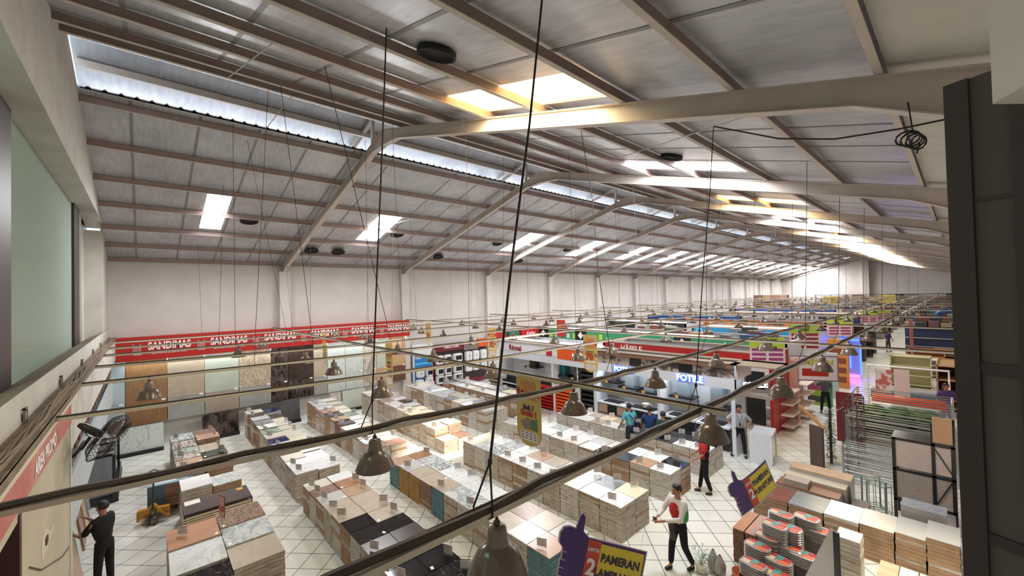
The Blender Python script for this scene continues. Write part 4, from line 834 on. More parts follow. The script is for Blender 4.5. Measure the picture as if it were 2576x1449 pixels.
# dusty cables lying on the ledge of the near wall
mb = MB(); rr = random.Random(8)
for s in range(5):
    mb.tube([(-20+k*.8, -.82+.04*sin(k*1.3+s)+.01*s, 4.205+.01*s+.01*sin(k*2+s)) for k in range(23)], .012 if s else .02, 5)
o = mb.obj('ledge_cables', M('dusty_cable', '#8a7763', .9, noise=.3, scale=9)); tag(o, 'bundle of dusty cables lying along the ledge of the near wall', 'cable')
for k, (px, py) in enumerate(((60, 1048), (152, 960), (205, 915), (233, 888), (252, 870))):
    p = aty(px, py, YW+.01); s = -p.x*.012+.06
    o = MB().box(-.06, 0, -.09, -.045, .02, .09).box(.045, 0, -.09, .06, .02, .09).box(-.06, 0, .075, .06, .02, .09).box(-.045, 0, -.04, .045, .012, .04, 1).obj('wall_bracket', [M('bracket_grey', '#857f78', .5), PLASTER_IN], None, p)
    tag(o, 'small grey metal bracket on the sill face of the near wall, %s from the viewer' % ORD[k], 'bracket')
# ================================================================ yellow hanging banners
YB = M('banner_yellow', '#cfb46a', .6, noise=.12, scale=3); BR = M('banner_red', '#b8362c', .6); BO = M('banner_orange', '#cf8554', .6); BWH = M('banner_white', '#e3dcdc', .6); BPU = M('banner_dark', '#3a3050', .6)
def banner(px, ytop, ybot, Y, w, lab, kind, rz=0):
    a = aty(px, ytop, Y); b = aty(px, ybot, Y); h = a.z-b.z
    t = thing('hanging_banner', lab, 'banner', (a.x, Y, a.z)); t.rotation_euler = (0, 0, rz); W2 = w/2
    n = 10; pts = [(-W2, 0), (W2, 0), (W2, -h+W2*.7)]+[(W2*cos(q*pi/n), -h+W2*.7-W2*.7*sin(q*pi/n)) for q in range(1, n)]+[(-W2, -h+W2*.7)]
    MB().prism(pts, -.004, .004, 0).obj('cloth', YB, t)
    u = w/.5
    bg = text('big', 'BIG', .2*u, BO, t, (0, -.008, -h*.17), bold=.014*u, sx=.95); text('sale', 'SALE', .15*u, BO, t, (0, -.008, -h*.29), bold=.01*u, sx=.95)
    for s in (-1, 1):
        o = MB().lathe([(0, -.0), (.045*u, 0), (.045*u, .004), (0, .004)], 14); o.v = [(v[0]*.8, v[2]-.012, v[1]*1.3) for v in o.v]; o.obj('mitten', BR, t, (s*W2*.82, 0, -h*.24))
    if kind == 'beli':
        text('word', 'Beli 1', .095*u, BPU, t, (0, -.008, -h*.46), bold=.005*u); text('word', 'Gratis 1', .12*u, BR, t, (0, -.008, -h*.54), bold=.006*u, sx=.85)
        MB().prism([(-.17*u, -h*.68), (-.04*u, -h*.60), (.04*u, -h*.62), (.04*u, -h*.76), (-.08*u, -h*.77)], -.010, -.004, 0).obj('picture', M('bn_grey', '#8f7f7a', .5), t)
        MB().prism([(.05*u, -h*.62), (.17*u, -h*.6), (.17*u, -h*.77), (.05*u, -h*.76)], -.010, -.004, 0).obj('picture', M('bn_green', '#5a7c62', .5), t)
    else:
        text('word', 'DISC UP TO', .05*u, BPU, t, (0, -.008, -h*.46), bold=.002*u); text('word', '70', .28*u, BR, t, (-.03*u, -.008, -h*.60), bold=.014*u); text('word', '%', .10*u, BPU, t, (.19*u, -.008, -h*.54), bold=.004)
        MB().prism([(-.2*u, -h*.70), (.2*u, -h*.70), (.14*u, -h*.74), (-.14*u, -h*.74)], -.007, -.004, 0).obj('cloud', BWH, t)
    p = MB().box(-W2*.7, -.008, -h*.93, W2*.7, -.004, -h*.80).obj('sponsor_strip', BWH, t)
    for r in range(3):
        for c_ in range(4): MB().box(-W2*.6+c_*W2*.33, -.010, -h*(.82+.035*r)-.006, -W2*.6+c_*W2*.33+W2*.2, -.008, -h*(.82+.035*r)+.004).obj('small_mark', BPU, p)
Yc = 4.31
banner(1328, 945, 1120, Yc, .52, 'yellow hanging banner reading Beli 1 Gratis 1 in the middle of the picture', 'beli')
banner(1484, 842, 936, 10.81, .55, 'yellow hanging banner with a large red 70 right of the centre', '70')
banner(1237, 824, 898, 10.81, .55, 'yellow hanging banner with a red 70 in front of the long wall', '70')
banner(1077, 812, 868, 10.81, .5, 'narrow yellow banner with a red 70 above the water heaters', '70')
banner(978, 862, 972, 6.5, .55, 'yellow banner reading Gratis before the tiles at the end of the red fascia', 'beli')
banner(816, 836, 915, 4.9, .45, 'small yellow banner in front of the red fascia', 'beli')
t = thing('hanging_banner', 'small red hanging banner high above the white slatted shelf', 'banner', tuple(aty(1411, 812, 16.81))); MB().box(-.3, -.005, -.75, .3, .005, .15).obj('cloth', BR, t); text('word', 'SALE', .2, YB, t, (0, -.01, -.3), bold=.01)
# ================================================================ cut-out hand signs
PUR = M('sign_purple', '#4b2f70', .45); RIM = M('sign_rim', '#c9bccb', .45); SY = M('sign_yellow', '#e3cf45', .45); SR = M('sign_red2', '#cf4b3a', .45); SIN = M('sign_ink', '#3c2c4a', .45)
def handsign(lab, c, rz, sc, lines, tilt=0, bend=0):
    """c = world point of the board's top left corner; local x to the right, z up"""
    t = thing('floor_guide_sign', lab, 'sign', tuple(c), rz); t.rotation_euler = (0, tilt, rz); t.scale = (sc, sc, sc)
    out = [(-.30, -.62), (-.31, -.33), (-.29, -.3), (-.30, -.16), (-.36, -.10), (-.37, .03), (-.33, .12), (-.25, .15), (-.17, .14), (-.14, .33), (-.11, .37), (-.07, .33), (-.06, .12), (.02, .06), (.02, -.62)]
    def B(u, v, w): return (u, w+bend*max(0, u-.02)**2, v)
    MB().prism(out, -.004, .004, 0, B).obj('rim', RIM, t)
    ins = [(.94*(x-.02)+.02, .95*(z+.2)-.2) for x, z in out]
    MB().prism(ins, -.007, -.004, 0, B).obj('hand', PUR, t)
    def plate(x0, x1, z0, z1, y, m, n, par=t):
        mb = MB(); k = 6
        for i in range(k):
            a = x0+(x1-x0)*i/k; b = x0+(x1-x0)*(i+1)/k; mb.quad(B(a, z0, y), B(b, z0, y), B(b, z1, y), B(a, z1, y))
        return mb.obj(n, m, par)
    plate(.02, .79, -.63, .06, -.0045, RIM, 'rim'); plate(.02, .775, -.61, .045, -.0075, PUR, 'hand')
    rp = plate(.03, .20, -.60, .03, -.009, SR, 'red_panel'); yp_ = plate(.20, .76, -.60, .01, -.010, SY, 'yellow_panel')
    def tx(s, sz, m, par, x, z, sx=1):
        o = text('lettering', s, sz, m, par, (0, 0, 0), (0, 0, 0), bold=sz*.035); me = o.data
        for v in me.vertices:
            u = x+v.co.x*sx; w_ = z+v.co.y; q = B(u, w_, -.014-v.co.z); v.co = Vector(q)
    tx('LANTAI', .07, WHT, rp, .115, -.09, .62); tx('2', .30, WHT, rp, .115, -.33, .8)
    for k, s in enumerate(lines): tx(s, .155, SIN, yp_, .475, -.17-.2*k, .72)
    for k in range(4): MB().prism([(-.31, -.2-.11*k), (-.22, -.205-.11*k), (-.22, -.215-.11*k), (-.31, -.21-.11*k)], -.009, -.007, 0, B).obj('finger_line', RIM, t)
    MB().tube([(.1, 0, .06), (.1, 0, 1.2)], .0015, 4).tube([(.7, 0, .06), (.7, 0, 1.2)], .0015, 4).obj('string', M('string', '#b9aca8', .5), t)
c = atd(1475, 1360, 2.7)
handsign('purple pointing-hand sign reading Lantai 2 Pameran Lampu Hias hanging at the bottom of the picture', c, radians(47.7-6), .50, ('PAMERAN', 'LAMPU HIAS'), radians(12))
c = atd(1866, 1215, 5.4)
handsign('curved pointing-hand sign reading Pameran Furniture hanging over the aisle', c, radians(47.7+14), .64, ('PAMERAN', 'FURNITURE'), radians(-24), .15)
# ================================================================ near wall, lower left: promo fascia, beige wall, racks, fan
CRW = M('promo_cream', '#cfc7b6', .7, noise=.06); CRB = M('beige_wall', '#bdb49f', .85, noise=.08, scale=1.5)
xe = aty(180, 1300, YL).x
S('wall_near_fascia', MB().box(-21, YL-.14, 3.40, xe-.06, YL-.02, 4.12).box(xe-.06, YL-.14, 3.82, -2.2, YL-.02, 4.12), PLASTER_IN)
S('wall_near_lower', MB().box(xe, YL-.3, 0, -5.13, YL-.02, 3.82).box(-5.13, YL-.3, 3.7, -2.6, YL-.02, 3.82), CRB)
S('trim_corner_strip', MB().box(xe-.06, YL-.3, 0, xe+.02, YL+.0, 3.82), M('strip_white', '#d5d9d2', .5))
t = thing('promo_sign', 'faded red promo band with white lettering along the near wall', 'sign', (xe, YL-.012, 3.82)); L = -2.6-xe
MB().box(0, 0, .25, L, .01, .37).obj('white_band', CRW, t)
rb = MB().box(.0, 0, .0, L, .014, .25).obj('red_band', M('promo_red', '#b0413c', .5, c2='#c98d86', scale=1.1, lo=.3, hi=.7), t); text('lettering', 'AREA PROMO', .20, WHT, rb, (-6.15-xe, .018, .12), (pi/2, 0, pi), bold=.006, sx=.95).rotation_euler = (pi/2, 0, pi)
# dark doorway behind the beige wall
S('door_1', MB().box(-5.13, YL-.4, 0, -2.6, YL-.3, 3.75).box(-5.13, YL-.3, 0, -5.05, YL-.01, 3.75), M('door_brown', '#4a2e2a', .6))
# recess with tile racks between beige wall and the far corner
S('wall_near_recess', MB().box(-21, -1.6, 0, xe, -1.5, 4.1), M('recess_white', '#c8d0cf', .7))
S('wall_near_slot', MB().box(-20.5, YL-.7, 2.75, xe, YL-.5, 3.40), M('slot_shade', '#3d3733', .9))  # solid dark box, its colour stands in for the shade inside the opening
mb = MB()
for k in range(22): mb.box(-20.5+k*.56, -1.15, 3.0, -20.2+k*.56, -.85, 3.12)
mb.box(-20.5, -1.15, 2.95, -8.5, -.85, 3.0)
o = mb.obj('rail_rack', M('rack_rust', '#5c4038', .7)); tag(o, 'rusty slotted rail with boxes along the upper recess of the near wall', 'rack')
o = MB().box(-20.8, -.86, 1.9, xe-.1, -.82, 2.78).obj('panel_board', M('board_grey', '#b9c3c6', .5)); tag(o, 'pale grey board along the near wall under the rusty rail', 'board')
for k in range(9):
    x = -18.3+k*.29; o = MB().box(-.02, -.45, .13, .02, .35, 1.15).obj('slab_sample', [tm['charcoal'], tm['light grey'], tm['black'], tm['slate grey'], tm['beige']][k % 5], None, (x, -1.0, 0)); o.rotation_euler = (0, radians(-10), 0)
    tag(o, 'upright stone sample slab in the black rack below the fan, %s from the far side' % ORD[k], 'slab')
t = thing('sample_rack', 'black steel base holding upright stone sample slabs below the fan', 'rack', (-17.1, -1.0, 0))
MB().box(-1.4, -.48, 0, 1.4, .48, .12).box(-1.4, .40, .12, 1.4, .46, .3).obj('base', APK, t); MB().box(-1.46, .36, .1, -1.4, .42, 1.3).obj('post', APK, t); MB().box(1.4, .36, .1, 1.46, .42, 1.3).obj('post', APK, t)
for k in range(4):
    o = MB().box(-.3, -.02, 0, .3, .02, 1.9).obj('wrapped_board', [M('wrap_clear', '#aebab8', .15, noise=.2, scale=5), P_['peach'], M('wrap_br', '#8c6f5d', .4), M('wrap_clear', '#aebab8', .15)][k], None, (-14.6+k*.72, -.98, .1)); o.rotation_euler = (radians(8), 0, radians(2))
    tag(o, 'tall board wrapped in glossy film leaning on the near wall, %s from the fan' % ORD[k], 'board')
o = MB().box(-.55, -.02, 0, .55, .02, 1.15).obj('leaning_board', P_['peach'], None, (-10.6, -.80, 0)); o.rotation_euler = (radians(10), 0, 0); tag(o, 'peach wooden board leaning behind the man in black', 'board')
o = MB().box(-.5, -.015, 0, .5, .015, .85).obj('notice_board', M('notice', '#c9cbd2', .4, noise=.3, scale=14), None, (-10.4, -.98, 1.18)); o.rotation_euler = (radians(-3), 0, 0); tag(o, 'white notice sheet the man in black is pointing at', 'board')
pp = aty(118, 1352, YL-.02); t = thing('wall_patch', 'torn paper patch with a small brown socket on the beige wall', 'patch', tuple(pp))
MB().prism([(-.45, -.08), (-.1, -.09), (.3, -.12), (.32, .1), (.05, .12), (-.2, -.02), (-.42, -.01)], .0, .004, 0, lambda u, v, w: (u, w, v)).obj('paper', M('patch_paper', '#cfc8b8', .6), t); MB().box(.03, .004, -.03, .13, .015, .04).obj('socket', M('socket_brown', '#5a3a2f', .5), t)
o = MB().tube([(aty(178, 1375, YL).x, YL-.012, aty(178, 1375, YL).z), (aty(160, 1400, YL).x, YL-.012, aty(160, 1400, YL).z), (aty(110, 1432, YL).x, YL-.012, aty(110, 1432, YL).z), (aty(80, 1425, YL).x, YL-.012, aty(80, 1425, YL).z)], .006, 4).obj('crooked_cord', CABL); tag(o, 'thin crooked cord running over the beige wall at the lower left', 'cord')
# wall fan
f = atd(268, 1098, 5.4); FANB = M('fan_black', '#241f20', .4)
t = thing('wall_fan', 'black wall fan on a bent bracket above the sample rack', 'fan', tuple(f)); FQ = (_r3*.80-_u3*.50+_f2*.30).to_track_quat('-Y', 'Z'); t.rotation_euler = FQ.to_euler()
mb = MB()
for k in range(4):
    r = .32-.0*k
for k in range(36):
    q = 2*pi*k/36; mb.tube([(.05*cos(q), -.10, .05*sin(q)), (.24*cos(q), -.12, .24*sin(q)), (.32*cos(q), -.02, .32*sin(q)), (.24*cos(q), .06, .24*sin(q)), (.05*cos(q), .07, .05*sin(q))], .0035, 4)
mb.tube([(.32*cos(2*pi*k/30), -.02, .32*sin(2*pi*k/30)) for k in range(31)], .008, 5); mb.obj('cage', FANB, t)
mb = MB()
for k in range(4):
    q = pi/2*k; mb.quad((.04*cos(q), -.03, .04*sin(q)), (.27*cos(q-.1), -.05, .27*sin(q-.1)), (.28*cos(q+.75), .02, .28*sin(q+.75)), (.05*cos(q+.6), .0, .05*sin(q+.6)))
mb.obj('blades', M('fan_blade', '#55463f', .4), t)
MB().tube([(0, .05, 0), (0, .1, 0), (0, .28, .02), (0, .34, .02)], [.035, .05, .045, .025], 14).obj('motor', FANB, t, smooth=True)
w_ = aty(183, 1150, YL)-f; w_ = FQ.inverted() @ w_
MB().tube([(0, .15, -.06), (0, .15, -.2), (0, .15, -.24), (w_.x*.5, .15+(w_.y-.15)*.6, -.24), (w_.x*.85, w_.y*.9, w_.z+.1), tuple(w_)], .02, 8).obj('bracket', FANB, t)
MB().tube([(0, .3, 0), (w_.x*.3, .1+w_.y*.4, -.12), (w_.x*.8, w_.y*.8, -.2), (w_.x, w_.y, w_.z-.05), (w_.x, w_.y, w_.z-.6)], .006, 5).obj('cord', CAB, t)
# ================================================================ yellow pallet truck with tiles
p = atz(392, 1305, 0); YT = M('truck_yellow', '#c98f2d', .4, noise=.1); 
t = thing('pallet_truck', 'yellow hand pallet truck with upright black handle beside the left block', 'pallet truck', (p.x, p.y, 0), radians(75))
MB().box(-.3, -.2, .22, .3, -.08, .34).bar((-.3, -.14, .1), (-.3, -.14, .3), .05).bar((-.3, -.2, .1), (.0, -.2, .45), .06).bar((.3, -.2, .1), (.0, -.2, .45), .06).box(-.27, 0, .07, -.12, 1.1, .14).box(.12, 0, .07, .27, 1.1, .14).obj('frame', YT, t)
MB().tube([(0, -.25, .3), (0, -.22, .6), (0, -.12, 1.18)], .018, 8).tube([(-.09, -.12, 1.12), (-.09, -.11, 1.22), (.0, -.1, 1.26), (.09, -.11, 1.22), (.09, -.12, 1.12), (-.09, -.12, 1.12)], .014, 6).obj('handle', M('handle_dark', '#3b3532', .4), t)
for s in (-.07, .07):
    o = MB().lathe([(0, -.025), (.1, -.025), (.1, .025), (0, .025)], 18).obj('wheel', M('wheel_grey', '#5a5350', .5), t, (s, -.3, .1)); o.rotation_euler = (0, pi/2, 0)
MB().lathe([(0, 0), (.06, 0), (.06, .2), (.03, .22), (.03, .3), (0, .3)], 12).obj('pump', M('pump_grey', '#7a736c', .3, metal=.7), t, (0, -.2, .15))
TB = [M('box_blueg', '#4d6472', .5), PKB]
for k in range(7):
    o = MB().box(-.45, -.3, 0, .45, .3, .075).box(-.1, -.302, .005, .3, -.3, .07, 1).obj('tile_box', TB, None, (p.x-.35, p.y+.33, .20+.08*k)); o.rotation_euler = (0, 0, radians(82)); tag(o, 'blue-grey tile box on the yellow pallet truck, %s from the bottom' % ORD[k], 'carton')
o = MB().box(-.45, -.3, 0, .45, .3, .02).box(-.33, -.2, .02, .33, .2, .026, 1).obj('top_tile', [M('top_blue', '#86a3b3', .3), M('top_pale', '#c7d9dd', .2)], None, (p.x-.35, p.y+.33, .765)); o.rotation_euler = (0, 0, radians(82)); tag(o, 'pale blue framed tile on top of the boxes on the pallet truck', 'tile')
# ================================================================ people
SKIN = M('skin', '#a9775c', .55); SKIN2 = M('skin_light', '#b98a6c', .55); HAIR = M('hair', '#191514', .5)
def skinmesh(verts, edges, rad, mat, name, parent, sub=1, root=0):
    me = bpy.data.meshes.new(name); me.from_pydata([tuple(v) for v in verts], edges, []); ob = bpy.data.objects.new(name, me); COL.objects.link(ob)
    ob.modifiers.new('s', 'SKIN'); sm = ob.modifiers.new('u', 'SUBSURF'); sm.levels = sub; sm.render_levels = sub
    sv = me.skin_vertices[0].data
    for i, r in enumerate(rad):
        sv[i].radius = r if isinstance(r, tuple) else (r, r); sv[i].use_root = (i == root)
    dg = bpy.context.evaluated_depsgraph_get(); out = bpy.data.meshes.new_from_object(ob.evaluated_get(dg)); bpy.data.objects.remove(ob)
    out.materials.clear(); out.materials.append(mat)
    for p in out.polygons: p.use_smooth = True
    return O(name, out, parent)
def person(lab, loc, rz, H, shirt, pants, arms, legs=((.0, .0, .0), (.0, .0, .0)), headturn=0, lean=0, skin=None, longsleeve=False, hair=HAIR, extra=None, shoes='#1b1a1c', shorts=False):
    """faces local -Y. arms: (elbow, hand) for left(-x) and right(+x) in metres for a 1.65 m body"""
    skin = skin or SKIN; t = thing('person', lab, 'person', loc, rz); k = H/1.65; t.scale = (k, k, k)
    V = Vector; ln = lean
    pel = V((0, 0, .90)); ab = V((0, -.02-ln*.4, 1.04)); ch = V((0, -ln, 1.24)); nk = V((0, -ln*1.15, 1.39)); hd0 = V((0, -ln*1.25-.01, 1.45)); hd1 = V((0, -ln*1.35-.02, 1.53)); hd2 = V((0, -ln*1.35-.01, 1.60))
    vs = [pel, ab, ch, nk, hd0, hd1, hd2]; es = [(0, 1), (1, 2), (2, 3), (3, 4), (4, 5), (5, 6)]; ra = [.085, .08, .092, .048, .062, .084, .07]
    # nose
    fd = V((sin(headturn), -cos(headturn), 0)); vs.append(hd1+fd*.098+V((0, 0, -.01))); es.append((5, len(vs)-1)); ra.append(.012)
    hands = []
    for s, (el, ha) in zip((-1, 1), arms):
        sh = V((s*.165, -ln+.0, 1.33)); el = V(el)+V((0, -ln, 0)); ha = V(ha)+V((0, -ln, 0))
        n = len(vs); d = (ha-el).normalized(); side = d.cross(V((0, 0, 1))) if abs(d.z) < .9 else V((0, 1, 0)); side.normalize()
        vs += [sh, el, ha-d*.02, ha+d*.05]; es += [(2, n), (n, n+1), (n+1, n+2), (n+2, n+3)]; ra += [.045, .036, .024, (.034, .018)]
        for q in range(4):
            b = ha+d*.075+side*(-.027+.018*q); m_ = b+d*(.03+.006*(1.5-abs(q-1.5)))+V((0, 0, -.004)); e_ = m_+d*.022+V((0, 0, -.014))
            m = len(vs); vs += [b, m_, e_]; es += [(n+3, m), (m, m+1), (m+1, m+2)]; ra += [.009, .0085, .007]
        m = len(vs); vs += [ha+d*.035-side*.04, ha+d*.065-side*.05]; es += [(n+3, m), (m, m+1)]; ra += [.010, .009]
        hands.append((sh, el, ha))
    feet = []
    for s, (fy, ky, sx) in zip((-1, 1), legs):
        hip = V((s*.085, 0, .86)); kn = V((s*.10+sx*.5, ky, .47)); an = V((s*.10+sx, fy, .075)); n = len(vs)
        vs += [hip, kn, an, an+V((0, -.06, -.03))]; es += [(0, n), (n, n+1), (n+1, n+2), (n+2, n+3)]; ra += [.066, .048, .035, .032]; feet.append((hip, kn, an))
    skinmesh(vs, es, ra, skin, 'body', t)
    # face
    up = V((0, 0, 1)); rt = fd.cross(up)
    mb = MB()
    for s in (-1, 1): c = hd1+fd*.083+rt*s*.03+up*.012; mb.box(c.x-.009, c.y-.009, c.z-.004, c.x+.009, c.y+.009, c.z+.004)
    mb.obj('eyes', M('eye_dark', '#17110f', .3), t)
    c = hd1+fd*.078-up*.05; MB().box(c.x-.02, c.y-.012, c.z-.004, c.x+.02, c.y+.012, c.z+.004).obj('mouth', M('lip', '#7c4a3f', .5), t)
    for s in (-1, 1): c = hd1+rt*s*.078; MB().box(c.x-.010, c.y-.014, c.z-.025, c.x+.010, c.y+.014, c.z+.025).obj('ear', skin, t)
    back = -fd
    b = bmesh.new(); bmesh.ops.create_uvsphere(b, u_segments=18, v_segments=12, radius=1); c = hd1+back*.012+up*.022
    for v in b.verts:
        x, y, z = v.co; p = rt*(x*.093)+fd*(y*.104)+up*(z*.098)
        if y > .1 and z < .42: p = p*.72
        if z < -.55: p = p*.75
        v.co = c+p
    me = bpy.data.meshes.new('hair'); b.to_mesh(me); b.free(); me.materials.append(hair)
    for q in me.polygons: q.use_smooth = True
    O('hair', me, t)
    # shirt
    cv = [pel+V((0, 0, -.04)), ab, ch, V((0, -ln*1.05, 1.345))]; ce = [(0, 1), (1, 2), (2, 3)]; cr = [(.145, .125), (.14, .12), (.165, .13), (.085, .07)]
    for (sh, el, ha) in hands:
        n = len(cv); e2 = sh.lerp(el, .95) if not longsleeve else el
        cv += [sh, e2]; ce += [(2, n), (n, n+1)]; cr += [.074, .06 if not longsleeve else .05]
        if longsleeve: cv.append(el.lerp(ha, .85)); ce.append((n+1, n+2)); cr.append(.04)
    sh_ = skinmesh(cv, ce, cr, shirt, 'shirt', t)
    pv = [pel+V((0, 0, .10)), pel+V((0, 0, -.02))]; pe = [(0, 1)]; pr_ = [(.125, .11), (.135, .118)]
    for (hip, kn, an) in feet:
        n = len(pv)
        if shorts: pv += [hip+V((0, 0, -.06)), kn+V((0, 0, .02))]; pe += [(1, n), (n, n+1)]; pr_ += [.085, .078]
        else: pv += [hip+V((0, 0, -.06)), kn, an+V((0, 0, .02))]; pe += [(1, n), (n, n+1), (n+1, n+2)]; pr_ += [.088, .068, .054]
    skinmesh(pv, pe, pr_, pants, 'trousers', t)
    for (hip, kn, an) in feet: skinmesh([an+V((0, .03, -.035)), an+V((0, -.06, -.042)), an+V((0, -.15, -.048))], [(0, 1), (1, 2)], [(.042, .036), (.045, .032), (.04, .024)], M('shoe'+shoes, shoes, .5), 'shoe', t)
    if extra: extra(t, ch, pel, hands)
    return t
BKS = M('cloth_black', '#1e1b20', .9, noise=.2, scale=8); BKP = M('cloth_black2', '#141318', .9); NAV = M('cloth_navy', '#1f3a6e', .9); AQ = M('cloth_aqua', '#5fb0c0', .9); DG = M('cloth_dkgreen', '#1f3f3d', .9)
GRY = M('cloth_grey', '#a9a9af', .9, noise=.08, scale=12); RDC = M('cloth_red', '#b3262a', .9); GRN = M('cloth_green', '#3f9a52', .9); KHA = M('cloth_khaki', '#8f7f70', .9); DGR = M('cloth_dgrey', '#5b5c64', .9); PRP = M('cloth_purple', '#5a3f78', .9)
down = lambda s: ((s*.23, .02, 1.08), (s*.25, -.05, .86))
def on_floor(px, py): p = atz(px, py, 0); return (p.x, p.y, 0)
# man in black at the lower left, pointing at the notice
hpt = atd(262, 1262, 7.78)
person('person in black t-shirt and trousers pointing at a notice at the lower left', (hpt.x, hpt.y, 0), radians(-42), (hpt.z)/.985, BKS, BKP, (((-.20, -.26, 1.12), (-.16, -.47, 1.24)), ((.17, -.22, 1.05), (.10, -.44, 1.06))), ((.02, 0, 0), (-.04, -.02, 0)), headturn=.1, lean=.02)
# man walking with a phone: white sleeves, red and green vest
def vest(t, ch, pel, hands):
    skinmesh([Vector((.0, -.04, .95)), Vector((.0, -.05, 1.2)), Vector((0, -.03, 1.33))], [(0, 1), (1, 2)], [(.168, .13), (.178, .142), (.09, .08)], RDC, 'red_vest', t)
    skinmesh([Vector((.0, .05, .86)), Vector((.0, .03, 1.22)), Vector((0, .02, 1.34))], [(0, 1), (1, 2)], [(.165, .13), (.18, .14), (.09, .08)], GRN, 'green_back', t)
    MB().box(-.11, -.55, 1.06, -.04, -.51, 1.075).obj('phone', APK, t)
    skinmesh([Vector((-.05, -.17, .98)), Vector((.02, -.2, .80)), Vector((.05, -.18, .62))], [(0, 1), (1, 2)], [.07, .06, .07], M('cloth_draped', '#4b4340', .9, noise=.3, scale=9), 'draped_jacket', t)
    skinmesh([Vector((0, -.075, 1.47)), Vector((0, -.09, 1.49))], [(0, 1)], [(.055, .045), (.05, .03)], BKP, 'face_mask', t)
L0 = on_floor(1712, 1432)
person('person in white sleeves and red and green vest walking while holding a phone', L0, radians(-20), 1.66, M('cloth_white', '#ddd7d6', .9), BKP, (((-.22, -.18, 1.08), (-.10, -.44, 1.05)), ((.21, -.14, 1.08), (.02, -.42, 1.03))), ((-.14, -.10, 0), (.22, .02, 0)), lean=.02, longsleeve=True, extra=vest, skin=SKIN)
def redtop(t, ch, pel, hands):
    skinmesh([Vector((0, .0, .88)), Vector((0, .005, 1.05)), Vector((0, .02, 1.17))], [(0, 1), (1, 2)], [(.152, .132), (.152, .13), (.165, .125)], BKP, 'black_waist', t)
    skinmesh([Vector((0, .045, 1.1)), Vector((0, .05, 1.28)), Vector((0, .04, 1.33))], [(0, 1), (1, 2)], [(.15, .11), (.14, .11), (.09, .07)], BKP, 'black_back', t)
person('person in red and black uniform leaning one hand on the tile stacks', on_floor(1775, 1240), radians(-55), 1.64, RDC, BKP, (((-.22, -.04, 1.08), (-.22, -.26, .93)), ((.21, -.06, 1.08), (.16, -.30, .92))), ((-.12, -.06, 0), (.12, .0, 0)), lean=.02, extra=redtop)
def lany(t, ch, pel, hands): MB().box(-.02, -.135, 1.0, .025, -.128, 1.10).tube([(-.07, -.10, 1.34), (0, -.132, 1.1), (.07, -.10, 1.34)], .006, 4).obj('name_badge', APK, t); MB().box(-.13, -.13, .90, .13, .12, .93).obj('belt', BKP, t)
person('person in grey shirt with hands on hips and a lanyard beside the glass cabinet', on_floor(1862, 1148), radians(28), 1.68, GRY, BKP, (((-.36, .05, 1.12), (-.17, -.04, .98)), ((.36, .05, 1.12), (.17, -.04, .98))), ((.06, 0, -.12), (-.06, -.02, .04)), extra=lany)
def bag(t, ch, pel, hands): MB().tube([(.12, .0, 1.36), (.0, .135, 1.2), (-.16, .13, .98)], .014, 5).box(-.28, .04, .80, -.14, .14, 1.02).obj('shoulder_bag', M('bag_navy', '#20263a', .7), t)
person('person in aqua t-shirt seen from behind with a shoulder bag at the white stacks', on_floor(1587, 1142), radians(47.7+200), 1.7, AQ, M('jeans', '#262b3b', .9), (((-.27, -.02, 1.10), (-.34, -.22, .99)), ((.26, -.02, 1.08), (.28, -.14, .90))), lean=.02, extra=bag)
person('person in navy t-shirt seen from behind next to the aqua one', on_floor(1637, 1150), radians(47.7+165), 1.66, NAV, KHA, (((-.25, .0, 1.08), (-.27, -.10, .88)), ((.25, -.06, 1.08), (.27, -.2, .92))), lean=.03, shorts=True)
person('person in dark green top seen from behind, half hidden by the light rail', on_floor(1672, 1162), radians(47.7+180), 1.60, DG, BKP, (down(-1), down(1)), lean=.02)
person('person in dark grey top raising one arm in the far aisle past the green stand', on_floor(2078, 1040), radians(47.7+160), 1.66, DGR, BKP, (down(-1), ((.30, -.05, 1.14), (.40, -.18, 1.32))), ((.05, 0, -.04), (-.03, 0, .05)))
person('person in purple top standing far down the aisle', on_floor(2235, 885), radians(47.7+10), 1.75, PRP, M('pants_brown', '#5e4c40', .9), (((-.3, 0, 1.1), (-.26, -.12, .95)), ((.3, 0, 1.1), (.26, -.12, .95))), ((.0, 0, -.06), (0, 0, .06)))
def lh(t, ch, pel, hands): skinmesh([Vector((0, .05, 1.62)), Vector((0, .09, 1.42)), Vector((0, .10, 1.2))], [(0, 1), (1, 2)], [.075, .085, .06], M('hair_brown', '#4b3329', .5), 'long_hair', t)
person('person with long brown hair and purple sleeve standing at the right edge', on_floor(2384, 1082), radians(20), 1.75, PRP, M('skirt_grey', '#8b8791', .9), (down(-1), ((.24, -.1, 1.1), (.14, -.3, 1.1))), extra=lh)
person('person in dark clothes among black goods left of the far aisle', on_floor(2190, 900), radians(200), 1.7, BKS, BKP, (down(-1), down(1)))
